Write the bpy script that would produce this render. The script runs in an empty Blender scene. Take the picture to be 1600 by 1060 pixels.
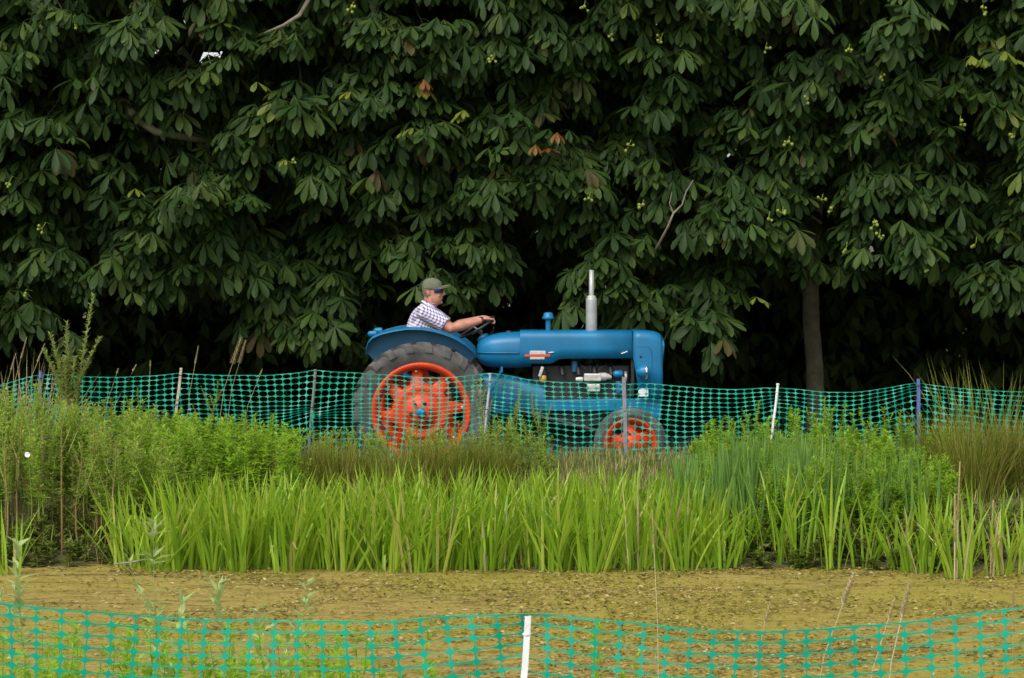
import bpy, bmesh, math, random
import numpy as np
from mathutils import Vector, Matrix, Quaternion

R = math.radians
rng = np.random.default_rng(7)
random.seed(7)
scene = bpy.context.scene
COL = scene.collection

# ------------------------------------------------------------------ camera
FPX = 4125.0            # focal length in photo pixels (photo is 1600 x 1060)
CAM_H = 2.1
PITCH = math.atan(127.0 / FPX)
cam_d = bpy.data.cameras.new('camera')
cam = bpy.data.objects.new('camera', cam_d)
COL.objects.link(cam)
cam.location = (0, 0, CAM_H)
cam.rotation_euler = (R(90) - PITCH, 0, 0)
cam_d.sensor_width = 36.0
cam_d.lens = FPX / 1600 * 36.0
cam_d.clip_end = 2000
cam_d.dof.use_dof = True
cam_d.dof.focus_distance = 25.0
cam_d.dof.aperture_fstop = 28
scene.camera = cam

# ------------------------------------------------------------------ light: bright overcast
SUN_EL, SUN_AZ = R(52), R(208)      # azimuth clockwise from +Y: behind the camera, a little to its left
world = bpy.data.worlds.new('World')
scene.world = world
world.use_nodes = True
wn = world.node_tree
wn.nodes.clear()
sky = wn.nodes.new('ShaderNodeTexSky')
sky.sky_type = 'NISHITA'
sky.sun_disc = False
sky.sun_elevation = SUN_EL
sky.sun_rotation = SUN_AZ
sky.air_density = 1.0
sky.dust_density = 3.0
sky.ozone_density = 1.0
hs = wn.nodes.new('ShaderNodeHueSaturation')
hs.inputs['Saturation'].default_value = 0.10      # cloud cover greys the sky
bg = wn.nodes.new('ShaderNodeBackground')
bg.inputs['Strength'].default_value = 0.15
wo = wn.nodes.new('ShaderNodeOutputWorld')
wn.links.new(sky.outputs[0], hs.inputs['Color'])
wn.links.new(hs.outputs[0], bg.inputs['Color'])
wn.links.new(bg.outputs[0], wo.inputs['Surface'])
sun_d = bpy.data.lights.new('sun', 'SUN')
sun_d.energy = 1.1
sun_d.angle = R(35)
sun_d.color = (1.0, 0.965, 0.91)
sun = bpy.data.objects.new('sun', sun_d)
COL.objects.link(sun)
sdir = Vector((math.sin(SUN_AZ) * math.cos(SUN_EL), math.cos(SUN_AZ) * math.cos(SUN_EL), math.sin(SUN_EL)))
sun.rotation_euler = (-sdir).to_track_quat('-Z', 'Y').to_euler()
sun.location = (0, 0, 30)

scene.view_settings.view_transform = 'Standard'
scene.view_settings.look = 'None'
scene.view_settings.exposure = 0.68
scene.view_settings.gamma = 1.0
scene.render.engine = 'CYCLES'
scene.cycles.use_denoising = True
scene.cycles.max_bounces = 6
scene.cycles.diffuse_bounces = 4
scene.cycles.glossy_bounces = 2
scene.cycles.transmission_bounces = 4
scene.cycles.sample_clamp_indirect = 6.0

# ------------------------------------------------------------------ helpers
CT, ST = math.cos(PITCH), math.sin(PITCH)


def W(px, py, D):
    """photo pixel + distance from the camera plane (world Y) -> world point"""
    u = 530.0 - py
    dy = FPX * CT + u * ST
    dz = -FPX * ST + u * CT
    k = D / dy
    return Vector(((px - 800.0) * k, D, CAM_H + dz * k))


def link(o, parent=None):
    COL.objects.link(o)
    if parent is not None:
        o.parent = parent
    return o


def tag(o, label=None, cat=None, group=None, kind=None):
    if label: o['label'] = label
    if cat: o['category'] = cat
    if group: o['group'] = group
    if kind: o['kind'] = kind
    return o


def empty(name, loc, label, cat, group=None):
    o = bpy.data.objects.new(name, None)
    o.empty_display_size = 0.1
    o.location = loc
    COL.objects.link(o)
    return tag(o, label, cat, group)


class MB:
    """collects shapes into one mesh"""
    def __init__(self):
        self.v, self.f, self.sm = [], [], []

    def add(self, vs, fs, smooth=False):
        n = len(self.v)
        self.v += [tuple(p) for p in vs]
        self.f += [tuple(i + n for i in f) for f in fs]
        self.sm += [smooth] * len(fs)

    def box(self, c, s, rot=None):
        c = Vector(c)
        vs = []
        for x in (-1, 1):
            for y in (-1, 1):
                for z in (-1, 1):
                    p = Vector((x * s[0] / 2, y * s[1] / 2, z * s[2] / 2))
                    if rot is not None: p = rot @ p
                    vs.append(c + p)
        self.add(vs, [(0, 1, 3, 2), (4, 6, 7, 5), (0, 4, 5, 1), (2, 3, 7, 6), (0, 2, 6, 4), (1, 5, 7, 3)])

    def prism_y(self, poly, y0, y1):
        """polygon in (x,z), extruded along Y"""
        n = len(poly)
        vs = [(x, y0, z) for x, z in poly] + [(x, y1, z) for x, z in poly]
        fs = [tuple(range(n)), tuple(range(2 * n - 1, n - 1, -1))]
        fs += [(i, i + n, (i + 1) % n + n, (i + 1) % n) for i in range(n)]
        self.add(vs, fs)

    def loft(self, rings, closed=True, cap=True, smooth=True):
        n = len(rings[0])
        vs = [p for r in rings for p in r]
        fs = []
        m = n if closed else n - 1
        for i in range(len(rings) - 1):
            for j in range(m):
                k = (j + 1) % n
                fs.append((i * n + j, i * n + k, (i + 1) * n + k, (i + 1) * n + j))
        self.add(vs, fs, smooth)
        if cap and closed:
            self.add(rings[0], [tuple(range(n - 1, -1, -1))])
            self.add(rings[-1], [tuple(range(n))])

    def tube(self, path, rad, n=8, cap=True, smooth=True):
        path = [Vector(p) for p in path]
        rad = [float(q) for q in rad] if hasattr(rad, '__len__') else [rad] * len(path)
        rings = []
        up = None
        for i, p in enumerate(path):
            a = path[max(i - 1, 0)]; b = path[min(i + 1, len(path) - 1)]
            t = (b - a).normalized()
            if up is None:
                up = Vector((0, 0, 1)) if abs(t.z) < 0.9 else Vector((1, 0, 0))
            s = t.cross(up).normalized()
            up = s.cross(t).normalized()
            rings.append([p + rad[i] * (math.cos(2 * math.pi * k / n) * s + math.sin(2 * math.pi * k / n) * up) for k in range(n)])
        self.loft(rings, True, cap, smooth)

    def lathe(self, prof, c, axis='y', n=32, smooth=True, closed=False):
        """prof: list of (radius, offset along axis)"""
        c = Vector(c)
        rings = []
        for r, a in prof:
            ring = []
            for k in range(n):
                t = 2 * math.pi * k / n
                if axis == 'y': ring.append(c + Vector((r * math.cos(t), a, r * math.sin(t))))
                elif axis == 'z': ring.append(c + Vector((r * math.cos(t), r * math.sin(t), a)))
                else: ring.append(c + Vector((a, r * math.cos(t), r * math.sin(t))))
            rings.append(ring)
        if closed: rings.append(rings[0])
        self.loft(rings, True, not closed, smooth)

    def ball(self, c, r, n=12, m=8, rot=None):
        c = Vector(c)
        if not hasattr(r, '__len__'): r = (r, r, r)
        rings = []
        for i in range(m + 1):
            ph = -math.pi / 2 + math.pi * i / m
            ph = max(-math.pi / 2 + 0.05, min(math.pi / 2 - 0.05, ph))
            ring = []
            for k in range(n):
                t = 2 * math.pi * k / n
                p = Vector((r[0] * math.cos(ph) * math.cos(t), r[1] * math.cos(ph) * math.sin(t), r[2] * math.sin(ph)))
                if rot is not None: p = rot @ p
                ring.append(c + p)
            rings.append(ring)
        self.loft(rings, True, True, True)

    def build(self, name, mat, parent=None, origin=(0, 0, 0), bevel=0, solid=0):
        ox, oy, oz = origin
        me = bpy.data.meshes.new(name)
        me.from_pydata([(x - ox, y - oy, z - oz) for x, y, z in self.v], [], self.f)
        me.polygons.foreach_set('use_smooth', self.sm)
        bm = bmesh.new(); bm.from_mesh(me)
        bmesh.ops.recalc_face_normals(bm, faces=bm.faces)
        bm.to_mesh(me); bm.free()
        me.update()
        o = bpy.data.objects.new(name, me)
        me.materials.append(mat)
        link(o, parent)
        if parent is None: o.location = origin
        if solid:
            m = o.modifiers.new('solid', 'SOLIDIFY'); m.thickness = solid; m.offset = 0
        if bevel:
            m = o.modifiers.new('bevel', 'BEVEL'); m.width = bevel; m.segments = 2; m.limit_method = 'ANGLE'
        return o


class Batch:
    """numpy instancer: many transformed copies of small templates in one mesh, with a per-copy 'var' attribute"""
    def __init__(self):
        self.parts = []; self.n = 0

    def add(self, tmpl, mats, var):
        tv, tf = tmpl            # verts (n,3), triangles (m,3)
        mats = np.asarray(mats, dtype=np.float64).reshape(-1, 4, 4)
        if len(mats) == 0: return
        v = np.einsum('kij,nj->kni', mats[:, :3, :3], tv) + mats[:, None, :3, 3]
        k, n = v.shape[:2]
        f = tf[None] + (np.arange(k) * n)[:, None, None] + self.n
        self.parts.append((v.reshape(-1, 3), f.reshape(-1, 3), np.repeat(np.asarray(var), n)))
        self.n += k * n

    def tube(self, path, r0, r1, var=0.5, n=4):
        path = np.asarray([tuple(p) for p in path], float)
        m = len(path)
        d = np.gradient(path, axis=0)
        d /= np.linalg.norm(d, axis=1)[:, None] + 1e-9
        ref = np.where(np.abs(d[:, 2:3]) < 0.9, np.array([[0, 0, 1.0]]), np.array([[1.0, 0, 0]]))
        s = np.cross(d, ref); s /= np.linalg.norm(s, axis=1)[:, None] + 1e-9
        u = np.cross(s, d)
        rr = np.linspace(r0, r1, m)[:, None, None]
        th = np.arange(n) * 2 * np.pi / n
        v = path[:, None] + rr * (np.cos(th)[None, :, None] * s[:, None] + np.sin(th)[None, :, None] * u[:, None])
        f = []
        for i in range(m - 1):
            for j in range(n):
                a, b = i * n + j, i * n + (j + 1) % n
                f += [(a, b, b + n), (a, b + n, a + n)]
        self.parts.append((v.reshape(-1, 3), np.array(f) + self.n, np.full(m * n, var)))
        self.n += m * n

    def mesh(self, name, origin=(0, 0, 0)):
        v = np.concatenate([p[0] for p in self.parts]) - np.array(origin)
        f = np.concatenate([p[1] for p in self.parts])
        a = np.concatenate([p[2] for p in self.parts])
        me = bpy.data.meshes.new(name)
        me.vertices.add(len(v)); me.loops.add(len(f) * 3); me.polygons.add(len(f))
        me.vertices.foreach_set('co', v.astype(np.float32).ravel())
        me.loops.foreach_set('vertex_index', f.astype(np.int32).ravel())
        me.polygons.foreach_set('loop_start', np.arange(0, len(f) * 3, 3, dtype=np.int32))
        me.polygons.foreach_set('use_smooth', np.ones(len(f), bool))
        at = me.attributes.new('var', 'FLOAT', 'POINT')
        at.data.foreach_set('value', a.astype(np.float32))
        me.update(calc_edges=True)
        return me

    def build(self, name, mat, parent=None, origin=(0, 0, 0)):
        me = self.mesh(name, origin)
        me.materials.append(mat)
        o = bpy.data.objects.new(name, me)
        link(o, parent)
        if parent is None: o.location = origin
        return o


def trs(loc, xax, zax, s=1.0):
    """matrix from position, x axis, approximate z axis"""
    x = np.asarray(xax, float); x = x / np.linalg.norm(x)
    z = np.asarray(zax, float); z = z - x * x.dot(z); z /= np.linalg.norm(z) + 1e-9
    y = np.cross(z, x)
    m = np.eye(4)
    if not hasattr(s, '__len__'): s = (s, s, s)
    m[:3, 0] = x * s[0]; m[:3, 1] = y * s[1]; m[:3, 2] = z * s[2]; m[:3, 3] = loc
    return m


# ------------------------------------------------------------------ materials
def new_mat(name):
    m = bpy.data.materials.new(name); m.use_nodes = True
    nt = m.node_tree
    return m, nt, nt.nodes['Principled BSDF'], nt.nodes['Material Output']


def ramp(nt, fac, stops, interp='LINEAR'):
    r = nt.nodes.new('ShaderNodeValToRGB')
    r.color_ramp.interpolation = interp
    el = r.color_ramp.elements
    while len(el) > 1: el.remove(el[-1])
    el[0].position = stops[0][0]; el[0].color = (*stops[0][1], 1)
    for p, c in stops[1:]:
        e = el.new(p); e.color = (*c, 1)
    nt.links.new(fac, r.inputs[0])
    return r.outputs[0]


def noise(nt, scale, detail=4, coord='Object', vec_scale=None, rough=0.5):
    tc = nt.nodes.new('ShaderNodeTexCoord')
    n = nt.nodes.new('ShaderNodeTexNoise')
    n.inputs['Scale'].default_value = scale
    n.inputs['Detail'].default_value = detail
    n.inputs['Roughness'].default_value = rough
    if vec_scale:
        mp = nt.nodes.new('ShaderNodeMapping')
        mp.inputs['Scale'].default_value = vec_scale
        nt.links.new(tc.outputs[coord], mp.inputs[0]); nt.links.new(mp.outputs[0], n.inputs['Vector'])
    else:
        nt.links.new(tc.outputs[coord], n.inputs['Vector'])
    return n.outputs['Fac']


def bump(nt, bsdf, height, strength=0.3, dist=0.01):
    b = nt.nodes.new('ShaderNodeBump')
    b.inputs['Strength'].default_value = strength
    b.inputs['Distance'].default_value = dist
    nt.links.new(height, b.inputs['Height'])
    nt.links.new(b.outputs[0], bsdf.inputs['Normal'])


def plain(name, c, rough=0.5, metal=0.0, spec=0.5, vary=0.25, nscale=6.0, coat=0.0, c2=None, bmp=0.0):
    m, nt, b, out = new_mat(name)
    f = noise(nt, nscale, 5)
    d = c2 if c2 else tuple(x * (1 - vary) for x in c)
    nt.links.new(ramp(nt, f, [(0.3, d), (0.65, c)]), b.inputs['Base Color'])
    b.inputs['Roughness'].default_value = rough
    b.inputs['Metallic'].default_value = metal
    b.inputs['Specular IOR Level'].default_value = spec
    b.inputs['Coat Weight'].default_value = coat
    b.inputs['Coat Roughness'].default_value = 0.15
    if bmp: bump(nt, b, noise(nt, nscale * 6, 4), bmp, 0.005)
    return m


def leaf_mat(name, stops, rough=0.45, spec=0.4, trans=0.2, tcol=None, patch=0.0):
    """foliage: colour chosen per leaf from a ramp (per-copy attribute + per-object random)"""
    m, nt, b, out = new_mat(name)
    at = nt.nodes.new('ShaderNodeAttribute'); at.attribute_name = 'var'
    oi = nt.nodes.new('ShaderNodeObjectInfo')
    ad = nt.nodes.new('ShaderNodeMath'); ad.operation = 'ADD'
    fr = nt.nodes.new('ShaderNodeMath'); fr.operation = 'FRACT'
    nt.links.new(at.outputs['Fac'], ad.inputs[0]); nt.links.new(oi.outputs['Random'], ad.inputs[1])
    nt.links.new(ad.outputs[0], fr.inputs[0])
    c = ramp(nt, fr.outputs[0], stops)
    n = noise(nt, 9.0, 3)
    mx = nt.nodes.new('ShaderNodeMix'); mx.data_type = 'RGBA'; mx.blend_type = 'MULTIPLY'
    mx.inputs['Factor'].default_value = 0.55
    nt.links.new(c, mx.inputs[6])
    nt.links.new(ramp(nt, n, [(0.3, (0.62, 0.62, 0.62)), (0.7, (1.0, 1.0, 1.0))]), mx.inputs[7])
    col = mx.outputs[2]
    nt.links.new(col, b.inputs['Base Color'])
    b.inputs['Roughness'].default_value = rough
    b.inputs['Specular IOR Level'].default_value = spec
    if trans:
        t = nt.nodes.new('ShaderNodeBsdfTranslucent')
        hsv = nt.nodes.new('ShaderNodeHueSaturation')
        hsv.inputs['Hue'].default_value = 0.485
        hsv.inputs['Value'].default_value = 1.3
        nt.links.new(col, hsv.inputs['Color'])
        nt.links.new(hsv.outputs[0], t.inputs['Color'])
        mi = nt.nodes.new('ShaderNodeMixShader'); mi.inputs[0].default_value = trans
        nt.links.new(b.outputs[0], mi.inputs[1]); nt.links.new(t.outputs[0], mi.inputs[2])
        nt.links.new(mi.outputs[0], out.inputs['Surface'])
    return m


M = {}
M['chestnut'] = leaf_mat('chestnut_leaf', [(0, (0.024, 0.054, 0.011)), (0.35, (0.032, 0.068, 0.014)), (0.65, (0.042, 0.084, 0.016)),
                                          (0.88, (0.060, 0.108, 0.020)), (0.96, (0.080, 0.125, 0.025)), (0.99, (0.060, 0.070, 0.018)), (1.0, (0.095, 0.075, 0.028))], 0.5, 0.18, 0.35)
M['yellow_leaf'] = leaf_mat('yellow_leaf', [(0, (0.10, 0.15, 0.02)), (1, (0.16, 0.19, 0.02))], 0.5, 0.3, 0.25)
M['rust_leaf'] = leaf_mat('rust_leaf', [(0, (0.13, 0.035, 0.008)), (1, (0.17, 0.08, 0.012))], 0.55, 0.3, 0.15)
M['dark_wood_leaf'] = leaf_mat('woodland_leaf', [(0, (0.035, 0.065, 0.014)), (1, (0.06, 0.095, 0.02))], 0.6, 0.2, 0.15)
M['iris'] = leaf_mat('iris_blade', [(0, (0.17, 0.32, 0.016)), (0.3, (0.24, 0.42, 0.026)), (0.65, (0.31, 0.49, 0.038)),
                                    (0.88, (0.42, 0.57, 0.06)), (0.96, (0.50, 0.56, 0.11)), (1.0, (0.52, 0.44, 0.17))], 0.45, 0.3, 0.40)
M['reed'] = leaf_mat('bulrush_blade', [(0, (0.13, 0.26, 0.05)), (0.6, (0.17, 0.32, 0.065)), (1, (0.24, 0.39, 0.075))], 0.45, 0.3, 0.35)
M['weed'] = leaf_mat('weed_leaf', [(0, (0.22, 0.37, 0.04)), (0.5, (0.30, 0.47, 0.06)), (0.9, (0.38, 0.53, 0.08)), (1, (0.44, 0.50, 0.13))], 0.5, 0.2, 0.48)
M['weed_right'] = leaf_mat('bright_weed_leaf', [(0, (0.22, 0.42, 0.025)), (0.6, (0.30, 0.52, 0.04)), (1, (0.38, 0.58, 0.055))], 0.5, 0.2, 0.48)
M['weed_grey'] = leaf_mat('grey_weed_leaf', [(0, (0.34, 0.45, 0.15)), (1, (0.46, 0.56, 0.22))], 0.55, 0.3, 0.35)
M['willow'] = leaf_mat('sapling_leaf', [(0, (0.24, 0.31, 0.07)), (1, (0.38, 0.45, 0.13))], 0.5, 0.35, 0.3)
M['rush'] = leaf_mat('rush_stem', [(0, (0.14, 0.18, 0.018)), (0.5, (0.21, 0.25, 0.028)), (0.85, (0.30, 0.30, 0.055)), (1, (0.40, 0.32, 0.11))], 0.55, 0.2, 0.25)
M['grass'] = leaf_mat('grass_blade', [(0, (0.13, 0.19, 0.03)), (0.45, (0.2, 0.24, 0.05)), (0.7, (0.32, 0.28, 0.11)), (1, (0.44, 0.35, 0.18))], 0.6, 0.2, 0.15)
M['straw'] = leaf_mat('dry_stalk', [(0, (0.46, 0.37, 0.18)), (1, (0.62, 0.52, 0.30))], 0.6, 0.2, 0.15)
M['creeper'] = leaf_mat('creeper_leaf', [(0, (0.09, 0.15, 0.018)), (0.6, (0.15, 0.22, 0.028)), (0.9, (0.20, 0.25, 0.04)), (1, (0.22, 0.16, 0.06))], 0.5, 0.25, 0.25)
M['stem'] = leaf_mat('weed_stem', [(0, (0.22, 0.13, 0.06)), (0.35, (0.26, 0.21, 0.08)), (1, (0.24, 0.31, 0.06))], 0.6, 0.2, 0)
M['debris'] = leaf_mat('pond_debris', [(0, (0.10, 0.095, 0.012)), (0.35, (0.20, 0.18, 0.020)), (0.6, (0.29, 0.25, 0.03)), (0.8, (0.40, 0.32, 0.11)), (0.92, (0.50, 0.41, 0.22)), (1, (0.19, 0.08, 0.02))], 0.5, 0.3, 0.15)
M['bark'] = plain('chestnut_bark', (0.18, 0.16, 0.095), 0.85, vary=0.5, nscale=9, bmp=0.8)
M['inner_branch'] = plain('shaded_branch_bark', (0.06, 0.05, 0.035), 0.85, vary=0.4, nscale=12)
M['limb'] = plain('mossy_limb', (0.13, 0.12, 0.06), 0.85, vary=0.45, nscale=9, bmp=0.6)
M['twig'] = plain('dead_twig', (0.24, 0.20, 0.15), 0.8, vary=0.4, nscale=20)
M['conker'] = plain('conker_husk', (0.20, 0.26, 0.025), 0.55, vary=0.3, nscale=30)
M['flower'] = plain('white_petal', (0.85, 0.83, 0.86), 0.5, vary=0.06)

# tractor
M['blue'] = plain('blue_tractor_paint', (0.003, 0.155, 0.328), 0.42, vary=0.26, nscale=3.5, coat=0.08, spec=0.4)
M['blue_worn'] = plain('worn_blue_paint', (0.010, 0.13, 0.27), 0.55, vary=0.6, nscale=7)
M['orange'] = plain('orange_wheel_paint', (0.62, 0.052, 0.008), 0.45, vary=0.3, nscale=5, coat=0.05, spec=0.35)
M['rubber'] = plain('dusty_rubber', (0.105, 0.10, 0.095), 0.9, spec=0.15, vary=0.5, nscale=9, bmp=0.3)
M['iron'] = plain('dark_engine_iron', (0.014, 0.014, 0.015), 0.6, vary=0.4, nscale=9)
M['alloy'] = plain('cast_alloy', (0.62, 0.60, 0.55), 0.45, 0.25, vary=0.4, nscale=22)
M['silver'] = plain('silver_exhaust_paint', (0.40, 0.405, 0.39), 0.45, 0.3, vary=0.25, nscale=8)
M['chrome'] = plain('chrome', (0.75, 0.76, 0.78), 0.18, 1.0, vary=0.08)
M['badge_red'] = plain('red_badge_enamel', (0.62, 0.07, 0.04), 0.35, vary=0.15, nscale=60)
M['badge_plate'] = plain('silver_badge_plate', (0.62, 0.60, 0.56), 0.4, 0.2, vary=0.25, nscale=60)
M['white'] = plain('white_sticker', (0.72, 0.72, 0.74), 0.5, vary=0.1)
M['brass'] = plain('amber_bowl', (0.55, 0.33, 0.07), 0.3, vary=0.2)
M['black'] = plain('black_plastic', (0.02, 0.02, 0.022), 0.4, vary=0.2)
M['glass'] = plain('lamp_glass', (0.6, 0.63, 0.66), 0.12, vary=0.05)
M['grey_seat'] = plain('seat_vinyl', (0.03, 0.03, 0.035), 0.55)

# person
M['skin'] = plain('skin', (0.50, 0.225, 0.155), 0.55, vary=0.28, nscale=18)
M['cap'] = plain('olive_cap_cloth', (0.135, 0.145, 0.085), 0.85, vary=0.2, nscale=25)
M['cap_under'] = plain('tan_cap_lining', (0.36, 0.26, 0.14), 0.85)
M['hair'] = plain('greying_hair', (0.16, 0.115, 0.085), 0.8, vary=0.4, nscale=60)
M['beard'] = plain('grey_beard', (0.36, 0.28, 0.23), 0.85, vary=0.4, nscale=70)
M['lens'] = plain('blue_mirror_lens', (0.01, 0.02, 0.12), 0.12, coat=0.5)
M['trousers'] = plain('dark_trousers', (0.04, 0.045, 0.06), 0.85)
M['boot'] = plain('brown_boot', (0.06, 0.035, 0.02), 0.7)
M['strap'] = plain('dark_wristband', (0.05, 0.02, 0.015), 0.6)

# fence
M['net_far'] = plain('green_net_plastic_far', (0.006, 0.35, 0.23), 0.38, vary=0.25, nscale=3, c2=(0.004, 0.25, 0.17))
M['net'] = plain('green_net_plastic', (0.002, 0.35, 0.21), 0.42, vary=0.25, nscale=4, spec=0.35)
M['post_blue'] = plain('blue_stake_paint', (0.09, 0.14, 0.40), 0.55, vary=0.35, nscale=14)
M['post_wood'] = plain('pale_weathered_wood', (0.50, 0.41, 0.30), 0.85, vary=0.4, nscale=20)
M['post_steel'] = plain('galvanised_steel_stake', (0.27, 0.27, 0.29), 0.5, 0.3, vary=0.35, nscale=20)
M['post_grey'] = plain('grey_green_stake', (0.16, 0.19, 0.17), 0.6, vary=0.35, nscale=20)
M['post_white'] = plain('white_painted_stake', (0.78, 0.77, 0.76), 0.6, vary=0.2, nscale=25)
M['post_lilac'] = plain('pale_lilac_stake', (0.42, 0.42, 0.50), 0.6, vary=0.3, nscale=20)


def shirt_mat():
    m, nt, b, out = new_mat('checked_shirt')
    tc = nt.nodes.new('ShaderNodeTexCoord')
    mp = nt.nodes.new('ShaderNodeMapping')
    mp.inputs['Rotation'].default_value = (0, R(-22), 0)
    nt.links.new(tc.outputs['Object'], mp.inputs[0])
    sp = nt.nodes.new('ShaderNodeSeparateXYZ')
    nt.links.new(mp.outputs[0], sp.inputs[0])

    def band(a_out, b_out, period):
        s = nt.nodes.new('ShaderNodeMath'); s.operation = 'ADD'
        nt.links.new(a_out, s.inputs[0])
        if b_out is None: s.inputs[1].default_value = 0
        else: nt.links.new(b_out, s.inputs[1])
        k = nt.nodes.new('ShaderNodeMath'); k.operation = 'MULTIPLY'; k.inputs[1].default_value = 1 / period
        nt.links.new(s.outputs[0], k.inputs[0])
        f = nt.nodes.new('ShaderNodeMath'); f.operation = 'FRACT'
        nt.links.new(k.outputs[0], f.inputs[0])
        c = nt.nodes.new('ShaderNodeMath'); c.operation = 'LESS_THAN'; c.inputs[1].default_value = 0.40
        nt.links.new(f.outputs[0], c.inputs[0])
        return c.outputs[0]
    v = band(sp.outputs['X'], sp.outputs['Y'], 0.029)
    h = band(sp.outputs['Z'], None, 0.029)
    ad = nt.nodes.new('ShaderNodeMath'); ad.operation = 'ADD'
    nt.links.new(v, ad.inputs[0]); nt.links.new(h, ad.inputs[1])
    dv = nt.nodes.new('ShaderNodeMath'); dv.operation = 'MULTIPLY'; dv.inputs[1].default_value = 0.5
    nt.links.new(ad.outputs[0], dv.inputs[0])
    nt.links.new(ramp(nt, dv.outputs[0], [(0.0, (0.64, 0.62, 0.68)), (0.5, (0.34, 0.31, 0.43)), (1.0, (0.085, 0.07, 0.165))]), b.inputs['Base Color'])
    b.inputs['Roughness'].default_value = 0.9
    b.inputs['Specular IOR Level'].default_value = 0.15
    bump(nt, b, noise(nt, 22, 3), 0.5, 0.02)
    return m


M['shirt'] = shirt_mat()


def ground_mat():
    m, nt, b, out = new_mat('bank_soil')
    a = noise(nt, 1.3, 6); c = noise(nt, 14, 5)
    col = ramp(nt, a, [(0.35, (0.055, 0.065, 0.014)), (0.55, (0.09, 0.08, 0.028)), (0.7, (0.12, 0.12, 0.03))])
    mx = nt.nodes.new('ShaderNodeMix'); mx.data_type = 'RGBA'; mx.blend_type = 'MULTIPLY'; mx.inputs['Factor'].default_value = 0.7
    nt.links.new(col, mx.inputs[6]); nt.links.new(ramp(nt, c, [(0.3, (0.5, 0.5, 0.5)), (0.7, (1, 1, 1))]), mx.inputs[7])
    nt.links.new(mx.outputs[2], b.inputs['Base Color'])
    b.inputs['Roughness'].default_value = 0.95
    bump(nt, b, c, 0.6, 0.03)
    return m


def track_mat():
    m, nt, b, out = new_mat('gravel_track')
    c = noise(nt, 30, 6); a = noise(nt, 2, 3)
    nt.links.new(ramp(nt, c, [(0.3, (0.12, 0.115, 0.11)), (0.7, (0.26, 0.25, 0.24))]), b.inputs['Base Color'])
    b.inputs['Roughness'].default_value = 0.9
    bump(nt, b, c, 0.5, 0.02)
    return m


def pond_mat():
    m, nt, b, out = new_mat('algae_covered_pond')
    big = noise(nt, 0.55, 4, vec_scale=(0.6, 1.0, 1))
    mid = noise(nt, 5.0, 6, vec_scale=(0.55, 1.6, 1), rough=0.65)
    fine = noise(nt, 34, 5, vec_scale=(1, 1.3, 1), rough=0.7)
    c1 = ramp(nt, mid, [(0.30, (0.10, 0.078, 0.018)), (0.42, (0.25, 0.19, 0.045)), (0.54, (0.37, 0.285, 0.08)), (0.66, (0.28, 0.23, 0.035)), (0.78, (0.42, 0.34, 0.14))])
    c2 = ramp(nt, fine, [(0.32, (0.42, 0.42, 0.36)), (0.5, (0.85, 0.85, 0.85)), (0.68, (1.15, 1.1, 1.05))])
    mx = nt.nodes.new('ShaderNodeMix'); mx.data_type = 'RGBA'; mx.blend_type = 'MULTIPLY'; mx.inputs['Factor'].default_value = 0.85
    nt.links.new(c1, mx.inputs[6]); nt.links.new(c2, mx.inputs[7])
    mg = nt.nodes.new('ShaderNodeMix'); mg.data_type = 'RGBA'; mg.blend_type = 'MIX'
    nt.links.new(ramp(nt, big, [(0.44, (0, 0, 0)), (0.60, (0.7, 0.7, 0.7))]), mg.inputs['Factor'])
    nt.links.new(mx.outputs[2], mg.inputs[6]); mg.inputs[7].default_value = (0.27, 0.235, 0.03, 1)
    wet = noise(nt, 1.5, 7, vec_scale=(0.7, 1.5, 1), rough=0.7)
    wf = ramp(nt, wet, [(0.54, (0, 0, 0)), (0.66, (1, 1, 1))])
    mw = nt.nodes.new('ShaderNodeMix'); mw.data_type = 'RGBA'; mw.blend_type = 'MIX'
    sc_ = nt.nodes.new('ShaderNodeMath'); sc_.operation = 'MULTIPLY'; sc_.inputs[1].default_value = 0.6
    nt.links.new(wf, sc_.inputs[0]); nt.links.new(sc_.outputs[0], mw.inputs['Factor'])
    nt.links.new(mg.outputs[2], mw.inputs[6]); mw.inputs[7].default_value = (0.15, 0.125, 0.028, 1)
    nt.links.new(mw.outputs[2], b.inputs['Base Color'])
    nt.links.new(ramp(nt, wet, [(0.54, (0.62, 0.62, 0.62)), (0.66, (0.38, 0.38, 0.38))]), b.inputs['Roughness'])
    b.inputs['Specular IOR Level'].default_value = 0.25
    bump(nt, b, fine, 0.7, 0.02)
    return m


# ------------------------------------------------------------------ terrain, pond, track
def ground_z(x, y):
    x = np.asarray(x, float); y = np.asarray(y, float)
    t = np.clip((x - 2.5) / 1.0, 0, 1); t = t * t * (3 - 2 * t)
    sh = 0.18 * np.sin(x * 0.9 + 0.4) + 0.08 * np.sin(x * 2.7) + 0.35 * t
    ye = y + np.where((y > 18) & (y < 22.5), sh, 0)
    z = np.interp(ye, [0, 8.5, 12, 14, 19.4, 20.3, 21.2, 22.4, 23.2, 23.9, 24.35, 40, 400],
                  [0.3, 0.3, -0.35, -0.65, -0.6, -0.33, -0.12, 0.09, 0.26, 0.28, -0.002, -0.002, 0.0])
    return z + np.where((y > 14) & (y < 24.2), 0.025 * np.sin(x * 5.1 + y * 3) * np.sin(y * 4.3 - x), 0)


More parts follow.
